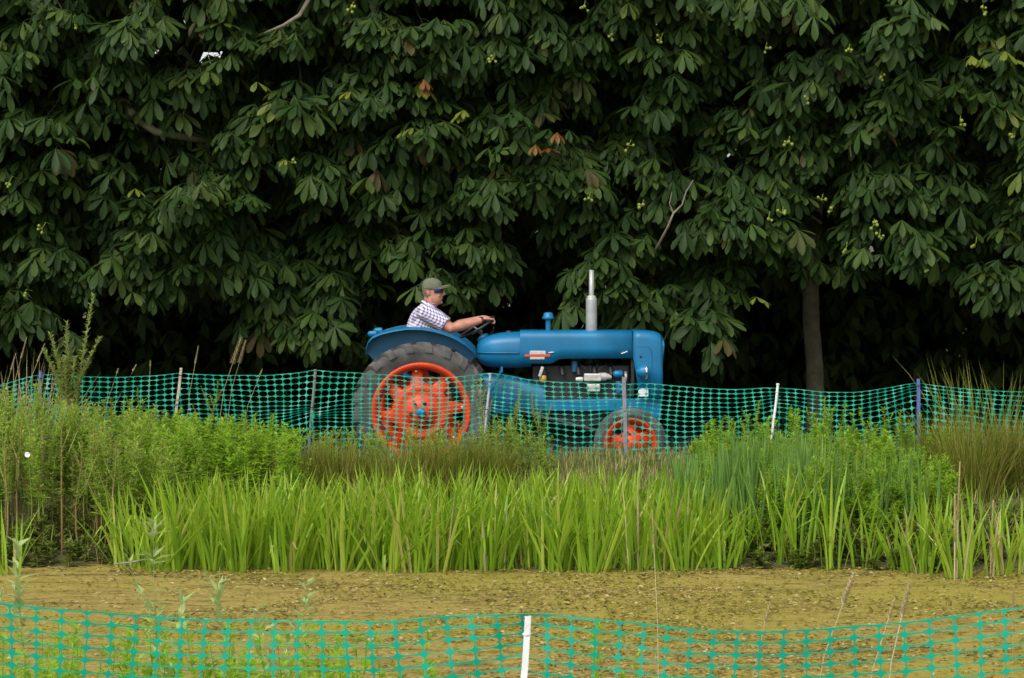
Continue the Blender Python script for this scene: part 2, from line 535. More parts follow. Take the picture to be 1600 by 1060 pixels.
xs = np.unique(np.concatenate([np.linspace(-300, -12, 20), np.linspace(-12, 12, 121), np.linspace(12, 300, 20)]))
ys = np.unique(np.concatenate([np.linspace(-60, 8, 10), np.linspace(8, 26, 91), np.linspace(26, 45, 12), np.linspace(45, 500, 16)]))
gx, gy = np.meshgrid(xs, ys)
gz = ground_z(gx, gy)
mb = MB()
nx = len(xs)
mb.add(list(zip(gx.ravel(), gy.ravel(), gz.ravel())),
       [(j * nx + i, j * nx + i + 1, (j + 1) * nx + i + 1, (j + 1) * nx + i) for j in range(len(ys) - 1) for i in range(nx - 1)], True)
tag(mb.build('ground', ground_mat()), kind='structure')

mb = MB()
mb.add([(-40, 9.5, -0.3), (40, 9.5, -0.3), (40, 21.4, -0.3), (-40, 21.4, -0.3)], [(0, 1, 2, 3)])
tag(mb.build('pond_water', pond_mat()), kind='structure')

mb = MB()
xs2 = np.linspace(-60, 60, 61)
mb.add([(x, 24.5 + 0.06 * math.sin(x * 2.1), 0.006) for x in xs2] + [(x, 30.5 + 0.3 * math.sin(x * 0.7), 0.006) for x in xs2],
       [(i, i + 1, 61 + i + 1, 61 + i) for i in range(60)])
tag(mb.build('gravel_track', track_mat()), kind='structure')


# ------------------------------------------------------------------ leaf templates
def tri(faces):
    out = []
    for f in faces:
        for i in range(1, len(f) - 1): out.append((f[0], f[i], f[i + 1]))
    return np.array(out, dtype=np.int64)


def leaflet(vs, fs, base, d, L, wid, droop, fold, sts):
    """obovate leaflet with a folded midrib, starting at base in direction d, curving down"""
    d = np.asarray(d, float); d /= np.linalg.norm(d)
    z = np.array([0, 0, 1.0]); n = z - d * d.dot(z); n /= np.linalg.norm(n) + 1e-9
    s = np.cross(n, d)
    k0 = len(vs)
    for t, w in sts:
        c = base + d * L * t - n * L * droop * t * t
        if w == 0: vs.append(c)
        else:
            vs.append(c - s * w * wid + n * fold * w * wid); vs.append(c); vs.append(c + s * w * wid + n * fold * w * wid)
    idx = k0; prev = None
    for t, w in sts:
        cur = [idx] if w == 0 else [idx, idx + 1, idx + 2]
        idx += len(cur)
        if prev is not None:
            if len(prev) == 1 and len(cur) == 3: fs += [(prev[0], cur[1], cur[0]), (prev[0], cur[2], cur[1])]
            elif len(prev) == 3 and len(cur) == 3: fs += [(prev[0], prev[1], cur[1], cur[0]), (prev[1], prev[2], cur[2], cur[1])]
            else: fs += [(prev[0], prev[1], cur[0]), (prev[1], prev[2], cur[0])]
        prev = cur


def chestnut_leaf(seed, lod=0):
    r = np.random.default_rng(seed)
    vs, fs = [], []
    hub = np.array([0.13, 0, 0.035])
    if lod == 0:      # petiole
        p0 = np.zeros(3); p1 = np.array([0.07, 0, 0.035])
        for a, b in ((p0, p1), (p1, hub)):
            k = len(vs)
            for q in (a, b):
                for th in (0, 2.1, 4.2): vs.append(q + 0.0035 * np.array([0, math.cos(th), math.sin(th)]))
            fs += [(k + j, k + (j + 1) % 3, k + 3 + (j + 1) % 3, k + 3 + j) for j in range(3)]
        sts = [(0, 0), (0.25, 0.34), (0.5, 0.78), (0.72, 1.0), (0.89, 0.72), (1, 0)]
        n = int(r.choice([5, 7, 7, 7]))
    else:
        sts = [(0, 0), (0.62, 1.0), (1, 0)]
        n = 5
    half = n // 2
    dd = r.uniform(0.2, 0.75)
    for k in range(-half, half + 1):
        az = k * R(118 / half) * r.uniform(0.9, 1.1) + r.normal(0, 0.08)
        L = 0.235 * (1 - 0.09 * abs(k) ** 1.35) * r.uniform(0.9, 1.08)
        el = dd + 0.12 * abs(k) / half + r.normal(0, 0.1)
        d = (math.cos(az) * math.cos(el), math.sin(az) * math.cos(el), -math.sin(el))
        leaflet(vs, fs, hub, d, L, 0.155 * L * r.uniform(0.9, 1.15) * (1.2 if lod else 1), r.uniform(0.05, 0.3), r.uniform(0.1, 0.5), sts)
    return np.array(vs), tri(fs)


CH = [chestnut_leaf(100 + i) for i in range(10)]
CHL = [chestnut_leaf(200 + i, 1) for i in range(6)]


def simple_leaf(fold=0.25, droop=0.15, wid=0.16):
    vs, fs = [], []
    leaflet(vs, fs, np.zeros(3), (1, 0, 0), 1.0, wid, droop, fold, [(0, 0), (0.4, 1), (1, 0)])
    return np.array(vs), tri(fs)


SL = [simple_leaf(0.25, 0.1, 0.15), simple_leaf(0.3, 0.25, 0.2), simple_leaf(0.2, -0.1, 0.13)]
WL = [simple_leaf(0.3, 0.1, 0.24), simple_leaf(0.3, 0.3, 0.28)]


def blade(bend, n=6, fold=0.25, kink=None):
    """upright sword leaf of unit height and unit half-width, bending towards +X"""
    ts = np.linspace(0, 1, n)
    vs, fs = [], []
    for i, t in enumerate(ts):
        if kink and t > kink:
            x = bend * kink ** 2 + (t - kink) * 0.85; z = kink - (t - kink) * 0.35
        else:
            x = bend * t * t; z = t * (1 - 0.25 * bend * bend * t)
        w = min(1.0, 0.75 + t) * (1 - max(0, (t - 0.55) / 0.45) ** 1.6)
        vs += [(x, -w, z), (x + fold * w * 0.03, 0, z), (x, w, z)] if i < n - 1 else [(x, 0, z)]
    for i in range(n - 2):
        a = 3 * i
        fs += [(a, a + 1, a + 4, a + 3), (a + 1, a + 2, a + 5, a + 4)]
    a = 3 * (n - 2)
    fs += [(a, a + 1, a + 3), (a + 1, a + 2, a + 3)]
    return np.array(vs, float), tri(fs)


BL = [blade(0.02), blade(0.10), blade(0.18), blade(0.28), blade(0.42), blade(0.15, 7, kink=0.62)]


def tmesh(name, t, mat):
    me = bpy.data.meshes.new(name)
    me.from_pydata([tuple(p) for p in t[0]], [], [tuple(int(i) for i in f) for f in t[1]])
    me.polygons.foreach_set('use_smooth', np.ones(len(me.polygons), bool))
    me.materials.append(mat); me.update()
    return me


def put(name, me, mat4, parent, origin):
    o = bpy.data.objects.new(name, me)
    COL.objects.link(o); o.parent = parent
    mm = np.array(mat4); mm[:3, 3] -= np.array(origin)
    o.matrix_basis = Matrix(mm.tolist())
    return o


# ------------------------------------------------------------------ horse chestnut trees
LBX = [-250, 0, 60, 100, 130, 180, 260, 285, 345, 395, 430, 520, 550, 600, 640, 720, 790, 830, 930, 975, 1110, 1130, 1260, 1300, 1380, 1480, 1500, 1640, 1850]
LBY = [560, 570, 565, 500, 495, 492, 500, 500, 515, 540, 585, 580, 490, 455, 450, 495, 490, 440, 455, 540, 555, 490, 490, 455, 490, 515, 505, 525, 530]
TREES = [
    dict(px=165, D=35.0, lo=-400, hi=545, h=3.4, r=0.10,
         label='horse chestnut with a mossy bent limb, over the left part of the net fence'),
    dict(px=850, D=35.0, lo=545, hi=1085, h=3.4, r=0.10,
         label='horse chestnut whose drooping leaves hang right behind the driver and tractor'),
    dict(px=1271, D=29.6, lo=1085, hi=2000, h=3.2, r=0.097,
         label='horse chestnut with its slim straight trunk showing, ahead of the tractor'),
]
# dark hollows between the boughs (photo column, row, half width, half height)
HOLLOWS = [(235, 195, 52, 34), (130, 400, 42, 80), (545, 330, 24, 60), (600, 200, 30, 26), (940, 190, 40, 22), (1120, 75, 38, 26), (1090, 190, 22, 36), (830, 420, 60, 50), (45, 130, 30, 26), (330, 95, 40, 20)]
SKY_HOLE = W(306, 70, 30)


def crown_leaves(lo, hi, r):
    """bough by bough: each bough is a drooping dome of leaf sprays; returns leaf matrices front / back and bough centres"""
    front, boughs = [], []
    for layer in range(3):
        stepx, stepy = (92, 66) if layer < 2 else (120, 85)
        for jx, gx_ in enumerate(np.arange(-240, 1860, stepx)):
            for gy_ in np.arange(-90, 600, stepy):
                px = gx_ + r.uniform(-40, 40) + (stepx / 2 if layer == 1 else 0)
                py = gy_ + r.uniform(-30, 30)
                if not (lo <= px < hi): continue
                lim = np.interp(px, LBX, LBY) - (0 if layer == 0 else 35 * layer)
                if py > lim - 38: continue
                if layer == 0 and r.random() < 0.05: continue
                if layer < 2 and min(((px - hx_) / ha) ** 2 + ((py - hy_) / hb) ** 2 for hx_, hy_, ha, hb in HOLLOWS) < 1: continue
                D = 26.75 + 0.75 * layer + r.normal(0, 0.22)
                z0 = W(px, py, D).z
                D -= 0.16 * max(0, z0 - 2.6)
                c = W(px, py, D)
                boughs.append(c)
                rx = r.uniform(0.28, 0.48)
                for s in range(int(r.integers(5, 8))):
                    a = r.uniform(-1.25, 1.25)
                    rad = r.uniform(0.35, 1.0)
                    o = np.array([math.sin(a), -math.cos(a), 0])
                    p = np.array(c) + np.array([o[0] * rx * rad, o[1] * 0.42 * rad, 0.16 - 0.34 * rad * rad + r.normal(0, 0.06)])
                    nl = int(r.integers(4, 7))
                    for q in range(nl):
                        az = a * 0.7 + (q - (nl - 1) / 2) * 0.55 + r.normal(0, 0.22)
                        el = r.uniform(-0.85, 0.15)
                        x = np.array([math.sin(az) * math.cos(el), -math.cos(az) * math.cos(el), math.sin(el)])
                        up = np.array([r.normal(0, 0.25), r.normal(-0.25, 0.2), 1.0])
                        sc = r.uniform(0.62, 1.22)
                        pp = p + r.normal(0, 0.05, 3)
                        # keep a small gap where the sky shows
                        k = pp[1] / SKY_HOLE.y
                        if math.hypot(pp[0] - SKY_HOLE.x * k, pp[2] - (CAM_H + (SKY_HOLE.z - CAM_H) * k)) < 0.21: continue
                        front.append((layer, pp, trs(pp, x, up, sc)))
    return front, boughs


LEAF_ME = [tmesh('chestnut_leaf', t, M['chestnut']) for t in CH]
YL_ME = [tmesh('yellow_chestnut_leaf', t, M['yellow_leaf']) for t in CH[:3]]
RL_ME = [tmesh('rust_chestnut_leaf', t, M['rust_leaf']) for t in CH[3:6]]
tree_objs = []
for ti, T in enumerate(TREES):
    r = np.random.default_rng(40 + ti)
    base = W(T['px'], 600, T['D']); base.z = float(ground_z(base.x, base.y)) - 0.01
    tr = empty('horse_chestnut_tree', base, T['label'], 'tree', 'horse chestnuts lining the track')
    tree_objs.append((tr, base))
    # trunk with root flare
    h = T['h']; r0 = T['r']
    mb = MB()
    path = [base + Vector((0.03 * math.sin(k * 1.3), 0.02 * k, h * k / 7)) for k in range(8)]
    mb.tube(path, [r0 * 1.35, r0 * 1.05, r0, r0 * 0.98, r0 * 0.95, r0 * 0.9, r0 * 0.86, r0 * 0.8], 14)
    mb.build('trunk', M['bark'], tr, base)
    leaves, boughs = crown_leaves(T['lo'], T['hi'], r)
    # limbs rising from the trunk, then a thin branch to every bough
    top = path[-1]
    bb = Batch()
    limbs = []
    for k in range(7):
        a = k * 0.9 + ti
        e = top + Vector((1.6 * math.sin(a), -1.6 + 1.5 * math.cos(a), 0.8 + 0.9 * (k % 3)))
        mid = (top + e) / 2 + Vector((0, 0, 0.25))
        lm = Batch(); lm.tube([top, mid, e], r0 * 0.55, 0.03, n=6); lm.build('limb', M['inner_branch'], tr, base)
        limbs += [mid, e]
    for c in boughs:
        q = c + Vector((r.normal(0, 0.25), r.uniform(0.7, 1.2), r.uniform(0.25, 0.6)))
        m1 = q.lerp(c, 0.55) + Vector((0, 0, 0.10))
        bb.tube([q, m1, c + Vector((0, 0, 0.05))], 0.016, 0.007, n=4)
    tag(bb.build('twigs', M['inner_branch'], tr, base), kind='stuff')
    # the 300 leaves nearest the camera and inside the frame are single objects
    def frontness(L):
        p = L[1]
        px = 800 + p[0] / p[1] * FPX
        py = 403 - (p[2] - CAM_H) / p[1] * FPX
        inside = -20 < px < 1620 and -20 < py < 600
        return (0 if inside else 1, p[1] - 0.05 * abs(py - 250) / 250)
    leaves.sort(key=frontness)
    for i, L in enumerate(leaves[:300]):
        q = r.random()
        me = YL_ME[i % 3] if q > 0.985 else LEAF_ME[int(r.integers(0, 10))]
        put('leaf', me, L[2], tr, base)
    rest = leaves[300:]
    bt = Batch()
    ids = r.integers(0, 10, len(rest)); var = r.random(len(rest))
    for k in range(10):
        sel = [i for i in range(len(rest)) if ids[i] == k]
        near = [i for i in sel if rest[i][0] < 2]; far = [i for i in sel if rest[i][0] >= 2]
        if near: bt.add(CH[k], [rest[i][2] for i in near], var[near])
        if far: bt.add(CHL[k % 6], [rest[i][2] for i in far], var[far])
    # upper crown above the frame and canopy roof behind, extended to block skylight; coarser leaves
    x0, x1 = W(max(T['lo'], -1500), 300, 29).x, W(min(T['hi'], 3100), 300, 29).x
    if ti == 0: x0 = -11
    if ti == 2: x1 = 11
    n = int(520 * (x1 - x0))
    ux = r.uniform(x0, x1, n); v = r.random(n)
    zz = 3.0 + 5.5 * v
    yfront = 26.5 + 0.1 * (zz - 4.5) ** 2 * (zz > 4.5) + 0.4 * np.sin(ux * 1.7 + zz) * 0.6
    yy = yfront + (35.0 - yfront) * r.random(n) ** 1.3
    zz = np.where((yy > 28.6), zz, np.maximum(zz, 4.9))
    zz = np.where((yy > 28.6) & (zz < 3.4), zz + r.random(n) * 1.5, zz)
    mats, vv = [], []
    for i in range(n):
        p = np.array([ux[i], yy[i], zz[i]])
        k = p[1] / SKY_HOLE.y
        if math.hypot(p[0] - SKY_HOLE.x * k, p[2] - (CAM_H + (SKY_HOLE.z - CAM_H) * k)) < 0.52: continue
        az = r.uniform(-3.14, 3.14)
        mats.append(trs(p, (math.sin(az), -math.cos(az), r.uniform(-0.4, 0.4)), (r.normal(0, .3), r.normal(0, .3), 1), r.uniform(1.5, 2.1)))
    ids = r.integers(0, 6, len(mats)); vv = r.random(len(mats))
    mats = np.array(mats)
    for k in range(6):
        bt.add(CHL[k], mats[ids == k], vv[ids == k])
    tag(bt.build('crown', M['chestnut'], tr, base), kind='stuff')


def twig(ti, pts, D, r0, r1, mat='twig', name='dead_twig'):
    tr, base = tree_objs[ti]
    mb = MB()
    P = [W(x, y, D + d) for x, y, d in pts]
    mb.tube(P, list(np.linspace(r0, r1, len(P))), 7)
    return mb.build(name, M[mat], tr, base)


tag(twig(0, [(150, 120, 1.2), (185, 155, 0.5), (215, 187, 0.1), (243, 206, 0), (285, 214, 0.1), (340, 225, 0.9)], 26.3, 0.05, 0.03, 'limb', 'limb'), 'thick mossy limb bending down through the leaves')
twig(0, [(500, -60, 0.4), (482, 0, 0.1), (468, 24, 0), (443, 40, 0), (405, 56, 0.4)], 25.95, 0.026, 0.014)
twig(0, [(281, 210, 0.1), (284, 190, 0), (288, 173, 0)], 26.3, 0.011, 0.006)
twig(0, [(345, 228, 0.1), (362, 208, 0), (388, 190, 0)], 26.3, 0.010, 0.005)
twig(0, [(410, 250, 0.1), (423, 238, 0), (428, 222, 0)], 26.3, 0.011, 0.006)
twig(0, [(497, 216, 0.1), (492, 198, 0), (488, 180, 0)], 26.3, 0.010, 0.005)
twig(1, [(1022, 395, 0.5), (1044, 354, 0), (1052, 334, 0.02), (1066, 320, 0), (1072, 300, -0.02), (1083, 282, 0)], 26.05, 0.014, 0.005)
twig(1, [(1052, 334, 0.02), (1046, 318, 0), (1050, 300, 0.03)], 26.05, 0.007, 0.003)
twig(2, [(1330, 245, 0.1), (1328, 228, 0), (1333, 216, 0)], 26.2, 0.010, 0.006)
twig(2, [(1450, 425, 0.2), (1462, 412, 0), (1470, 400, 0)], 26.2, 0.012, 0.007)

# clusters of pale green conkers on their stalks
CLUST = [(0, 112, 32), (0, 84, 50), (0, 118, 42), (0, 14, 285), (0, 66, 357), (0, 36, 462), (0, 455, 255), (0, 215, 28),
         (1, 770, 92), (1, 955, 55), (1, 912, 10), (1, 1033, 60), (1, 983, 228), (1, 1003, 322), (1, 920, 310), (1, 548, 12),
         (2, 1196, 75), (2, 1201, 340), (2, 1222, 333), (2, 1262, 154), (2, 1326, 78), (2, 1376, 120), (2, 1284, 313), (2, 1300, 330),
         (2, 1322, 388), (2, 1442, 418), (2, 1535, 16), (2, 1500, 190), (2, 1585, 215), (2, 1365, 352), (2, 1374, 368), (2, 1525, 380), (2, 1232, 222)]
for ti, px, py in CLUST:
    tr, base = tree_objs[ti]
    D = 25.95 - 0.10 * max(0, (403 - py) / 155 - 0.5)
    c = W(px, py, D)
    mb = MB()
    mb.tube([c + Vector((0.05, 0.25, 0.04)), c + Vector((0.02, 0.08, 0.06)), c], [0.004, 0.004, 0.003], 5)
    for k in range(random.choice([2, 3, 3, 4])):
        d = Vector((random.uniform(-.045, .045), random.uniform(-.03, .03), random.uniform(-.05, .03)))
        mb.tube([c, c + d], 0.003, 4)
        mb.ball(c + d, random.uniform(0.014, 0.019), 8, 6)
    mb.build('conker_cluster', M['conker'], tr, base)

# the few leaves already turned rust or yellow
for ti, px, py, kind in [(1, 655, 130, 'r'), (1, 662, 142, 'r'), (1, 836, 232, 'r'), (1, 850, 238, 'r'), (1, 868, 213, 'r'), (1, 715, 180, 'y'), (1, 726, 186, 'y'),
                         (1, 655, 205, 'y'), (0, 210, 300, 'y'), (0, 452, 254, 'y'), (0, 395, 135, 'y'), (2, 1505, 95, 'y'), (2, 1545, 98, 'y'), (2, 1580, 100, 'y'), (2, 1560, 88, 'y'),
                         (2, 1170, 470, 'y'), (1, 640, 210, 'y'), (1, 735, 178, 'y')]:
    tr, base = tree_objs[ti]
    c = W(px, py, 26.0 - 0.1 * max(0, (403 - py) / 155 - 0.5))
    a = random.uniform(-0.9, 0.9)
    put('leaf', random.choice(RL_ME if kind == 'r' else YL_ME),
        trs(c, (math.sin(a), -math.cos(a), 0.1), (0, 0, 1), random.uniform(0.5, 0.8) * (1.2 if px > 1400 else 1)), tr, base)

# dark wood and hedge behind the trees: a mass nobody could count
bt = Batch()
r = np.random.default_rng(91)


def mass(n, x0, x1, y0, y1, z0, z1, s0, s1, zp=1.0):
    mats = []
    for i in range(n):
        p = np.array([r.uniform(x0, x1), r.uniform(y0, y1), z0 + (z1 - z0) * r.random() ** zp])
        k = p[1] / SKY_HOLE.y
        if math.hypot(p[0] - SKY_HOLE.x * k, p[2] - (CAM_H + (SKY_HOLE.z - CAM_H) * k)) < 0.52: continue
        az = r.uniform(-3.14, 3.14)
        mats.append(trs(p, (math.sin(az), -math.cos(az), r.uniform(-.5, .3)), (r.normal(0, .35), r.normal(0, .35), 1), r.uniform(s0, s1)))
    mats = np.array(mats); ids = r.integers(0, 6, len(mats)); vv = r.random(len(mats))
    for k in range(6): bt.add(CHL[k], mats[ids == k], vv[ids == k])


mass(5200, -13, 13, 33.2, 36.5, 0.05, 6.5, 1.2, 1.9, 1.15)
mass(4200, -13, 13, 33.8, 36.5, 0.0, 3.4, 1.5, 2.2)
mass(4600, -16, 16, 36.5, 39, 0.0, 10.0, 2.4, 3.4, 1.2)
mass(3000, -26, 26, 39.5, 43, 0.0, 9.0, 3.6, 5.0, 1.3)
mass(900, -14, -9.5, 27, 36, 0.0, 6.0, 2.0, 2.8)  # unseen foliage beyond both frame sides, added to keep side light out
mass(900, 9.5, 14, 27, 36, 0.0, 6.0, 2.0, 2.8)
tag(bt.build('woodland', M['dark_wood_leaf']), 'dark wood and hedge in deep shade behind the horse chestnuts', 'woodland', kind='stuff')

# ------------------------------------------------------------------ tractor (drives towards +X, near side faces the camera)
YC = 25.4                     # its centre line
HD = YC - 0.27                # near side of the bonnet
WD = YC - 0.70                # near rear wheel, centre plane
TB = W(658.5, 643.5, WD); AX_Z = TB.z; TB = Vector((TB.x, YC, 0.006))
tractor = empty('tractor', TB, 'blue vintage tractor with orange wheels driving along the track behind the net', 'tractor')


def tbuild(mb, name, mat, parent=None, bevel=0, solid=0):
    return mb.build(name, M[mat], parent or tractor, TB, bevel, solid)


def P2(px, py, D=HD):
    p = W(px, py, D); return (p.x, p.z)


# rear and front wheels ---------------------------------------------------------
RAX = W(658.5, 643.5, WD)                 # rear axle, near side
RR = RAX.z - 0.006                        # tyre radius so that it stands on the track
FD = YC - 0.66
FAX = W(985, 694.5, FD)
FR = FAX.z - 0.006


def circ(c, r, n, y, a0=0.0):
    return [Vector((c.x + r * math.cos(a0 + 2 * math.pi * k / n), y, c.z + r * math.sin(a0 + 2 * math.pi * k / n))) for k in range(n)]


def rear_wheel(sgn, yc):
    """sgn -1: near side (outside faces -Y)"""
    c = Vector((RAX.x, yc, RAX.z)); o = sgn
    RI = 0.455
    mb = MB()
    w = 0.145
    prof = [(RI - 0.01, -0.11), (RI + 0.03, -0.135), (RI + 0.10, -w), (RR - 0.075, -w), (RR - 0.035, -0.125), (RR - 0.022, -0.07), (RR - 0.018, 0),
            (RR - 0.022, 0.07), (RR - 0.035, 0.125), (RR - 0.075, w), (RI + 0.10, w), (RI + 0.03, 0.135), (RI - 0.01, 0.11)]
    mb.lathe(prof, c, 'y', 72, closed=True)
    NL = 21
    for k in range(NL):
        for side in (-1, 1):
            a = 2 * math.pi * (k + (0.5 if side > 0 else 0)) / NL + 0.12
            rows = []
            # a bar lug from the middle of the tread out over the shoulder
            for t, hgt in ((0.0, 0.0), (0.45, 0.004), (0.82, 0.0), (1.0, -0.024), (1.07, -0.07)):
                yy = side * (0.012 + 0.138 * t)
                aa = a - 0.17 * t
                rr = RR + hgt
                low = RR - 0.03 if t < 0.9 else RR - 0.06 - 0.03 * (t > 1.02)
                hw = 0.030 + 0.012 * t
                ring = []
                for dr, da in ((low, -hw), (rr, -hw * 0.72), (rr, hw * 0.72), (low, hw)):
                    an = aa + da / RR
                    ring.append(Vector((c.x + dr * math.cos(an), c.y + yy, c.z + dr * math.sin(an))))
                rows.append(ring)
            mb.loft(rows, True, True, False)
    wh = bpy.data.objects.new('rear_wheel', None); link(wh, tractor)
    tyre = tbuild(mb, 'tyre', 'rubber', wh)
    # rim: rolled edge, bead seat, well
    mb = MB()
    q = [(RI - 0.045, 0.10), (RI - 0.035, 0.125), (RI - 0.006, 0.138), (RI + 0.012, 0.130), (RI + 0.012, 0.118), (RI - 0.010, 0.112), (RI - 0.02, 0.06), (RI - 0.035, 0.0),
         (RI - 0.02, -0.06), (RI - 0.010, -0.112), (RI + 0.012, -0.118), (RI + 0.012, -0.130), (RI - 0.006, -0.138), (RI - 0.035, -0.125), (RI - 0.045, -0.10), (RI - 0.06, -0.03), (RI - 0.06, 0.03)]
    mb.lathe(q, c, 'y', 64, closed=True)
    tbuild(mb, 'rim', 'orange', wh)
    # dished centre with eight lobes bolted to the rim
    mb = MB()
    yo = o * 0.06
    outline_r = []
    NA = 8
    for k in range(NA * 8):
        a = 2 * math.pi * k / (NA * 8)
        u = ((a - R(97)) / (2 * math.pi / NA)) % 1.0
        d = min(u, 1 - u)                          # 0 on the arm, 0.5 in the gap
        t = min(1, max(0, (d - 0.15) / 0.12)); t = t * t * (3 - 2 * t)
        outline_r.append((a, 0.415 * (1 - t) + 0.275 * t))
    rings = []
    for f, yy in ((1.0, yo - o * 0.012), (1.0, yo), (None, yo + o * 0.012), (0.255, yo + o * 0.02), (0.240, yo + o * 0.05), (0.20, yo + o * 0.035), (0.135, yo + o * 0.03), (0.125, yo + o * 0.065), (0.06, yo + o * 0.075)):
        ring = []
        for a, ro in outline_r:
            rr = ro if f == 1.0 else (0.268 if f is None else f)
            ring.append(Vector((c.x + rr * math.cos(a), c.y + yy, c.z + rr * math.sin(a))))
        rings.append(ring)
    mb.loft(rings, True, True, True)
    disc = tbuild(mb, 'wheel_centre', 'orange', wh)
    mb = MB()
    mb.lathe([(0.045, yo + o * 0.07), (0.045, yo + o * 0.11), (0.036, yo + o * 0.124), (0.01, yo + o * 0.126)], c, 'y', 20)
    tbuild(mb, 'hub_cap', 'blue', wh)
    for k in range(NA):
        a = R(97) + k * 2 * math.pi / NA
        mb = MB()
        bc = c + Vector((0.385 * math.cos(a), yo + o * 0.004, 0.385 * math.sin(a)))
        mb.lathe([(0.013, 0), (0.013, o * 0.016), (0.006, o * 0.02)], bc, 'y', 8)
        tbuild(mb, 'rim_bolt', 'alloy', wh)
    for k in range(6):
        a = R(60) + k * math.pi / 3 + R(8)
        mb = MB()
        bc = c + Vector((0.092 * math.cos(a), yo + o * 0.066, 0.092 * math.sin(a)))
        mb.lathe([(0.019, 0), (0.019, o * 0.018), (0.010, o * 0.024)], bc, 'y', 6, smooth=False)
        tbuild(mb, 'hub_nut', 'iron', wh)
    return wh


def front_wheel(sgn, yc):
    c = Vector((FAX.x, yc, FAX.z)); o = sgn
    RI = 0.242
    mb = MB()
    w = 0.085
    prof = [(RI - 0.005, -0.06), (RI + 0.03, -0.078), (RI + 0.075, -w), (FR - 0.035, -0.075), (FR - 0.01, -0.06)]
    for yy in (-0.045, -0.02, 0.02, 0.045):
        s = -1 if yy in (-0.045, 0.02) else 1
        prof += [(FR, yy - 0.010), (FR, yy + 0.010), (FR - 0.012, yy + 0.012)] if yy != 0.045 else [(FR, yy - 0.01), (FR, yy + 0.01)]
    prof += [(FR - 0.01, 0.06), (FR - 0.035, 0.075), (RI + 0.075, w), (RI + 0.03, 0.078), (RI - 0.005, 0.06)]
    mb.lathe(prof, c, 'y', 56, closed=True)
    wh = bpy.data.objects.new('front_wheel', None); link(wh, tractor)
    tbuild(mb, 'tyre', 'rubber', wh)
    mb = MB()
    q = [(RI - 0.02, 0.06), (RI, 0.076), (RI + 0.012, 0.072), (RI + 0.005, 0.06), (RI - 0.02, 0.03), (RI - 0.03, 0.0), (RI - 0.02, -0.03), (RI + 0.005, -0.06),
         (RI + 0.012, -0.072), (RI, -0.076), (RI - 0.02, -0.06), (RI - 0.045, -0.02), (RI - 0.045, 0.02)]
    mb.lathe(q, c, 'y', 48, closed=True)
    tbuild(mb, 'rim', 'orange', wh)
    mb = MB()
    rings = []
    seg = 48
    for f, yy in ((1, o * -0.005), (1, o * 0.006), (None, o * 0.014), (0.115, o * 0.03), (0.08, o * 0.045), (0.055, o * 0.05), (0.05, o * 0.085), (0.02, o * 0.09)):
        ring = []
        for k in range(seg):
            a = 2 * math.pi * k / seg
            u = ((a - R(95)) / (2 * math.pi / 5)) % 1.0
            d = min(u, 1 - u)
            t = min(1, max(0, (d - 0.24) / 0.12)); t = t * t * (3 - 2 * t)
            ro = 0.205 * (1 - t) + 0.135 * t
            rr = ro if f == 1 else (min(ro, 0.13) if f is None else f)
            ring.append(Vector((c.x + rr * math.cos(a), c.y + yy, c.z + rr * math.sin(a))))
        rings.append(ring)
    mb.loft(rings, True, True, True)
    tbuild(mb, 'wheel_centre', 'orange', wh)
    for k in range(5):
        a = R(95) + k * 2 * math.pi / 5
        mb = MB()
        mb.lathe([(0.012, 0), (0.012, o * 0.014), (0.006, o * 0.018)], c + Vector((0.1 * math.cos(a), o * 0.034, 0.1 * math.sin(a))), 'y', 6, smooth=False)
        tbuild(mb, 'wheel_nut', 'iron', wh)
    return wh


rear_wheel(-1, WD); rear_wheel(1, 2 * YC - WD)
front_wheel(-1, FD); front_wheel(1, 2 * YC - FD)

# bonnet: rounded-top shell whose lower edge steps up over the engine ---------------
zt = P2(850, 518)[1]


def hood_ring(x, w, zb, ztop, rad, n=5):
    pts = [Vector((x, YC - w, zb)), Vector((x, YC - w, zb + (ztop - rad - zb) * 0.5))]
    for k in range(n + 1):
        a = math.pi / 2 * k / n
        pts.append(Vector((x, YC - w + rad - rad * math.cos(a), ztop - rad + rad * math.sin(a))))
    m = [Vector((p.x, 2 * YC - p.y, p.z)) for p in reversed(pts)]
    return pts + m


mb = MB()
rings = []
for px, pyb in ((812.5, 558), (813, 562), (815, 565.5), (818, 567.6), (822, 568.5), (859, 568.5), (864, 567.2), (869, 564), (874, 561.6), (882, 560.8), (930, 560.3), (988, 560)):
    x, zb = P2(px, pyb)
    rings.append(hood_ring(x, 0.27, zb, zt, 0.07))
mb.loft(rings, False, False, True)
tbuild(mb, 'bonnet', 'blue', solid=0.006)

# nose cowl: deep side cheeks, domed front top, open grille
mb = MB()
rings = []
zbot = P2(1000, 622)[1]
for px, top, w, rad in ((989.6, 518, 0.273, 0.07), (1000, 518, 0.273, 0.07), (1014, 518.6, 0.272, 0.075), (1024, 519.8, 0.268, 0.085), (1031, 522, 0.262, 0.095), (1035.5, 526.5, 0.252, 0.10)):
    x, z = P2(px, top)
    lo = P2(px, 560)[1] if px < 994 else zbot
    rings.append(hood_ring(x, w, lo, z, rad))
mb.loft(rings, False, False, True)
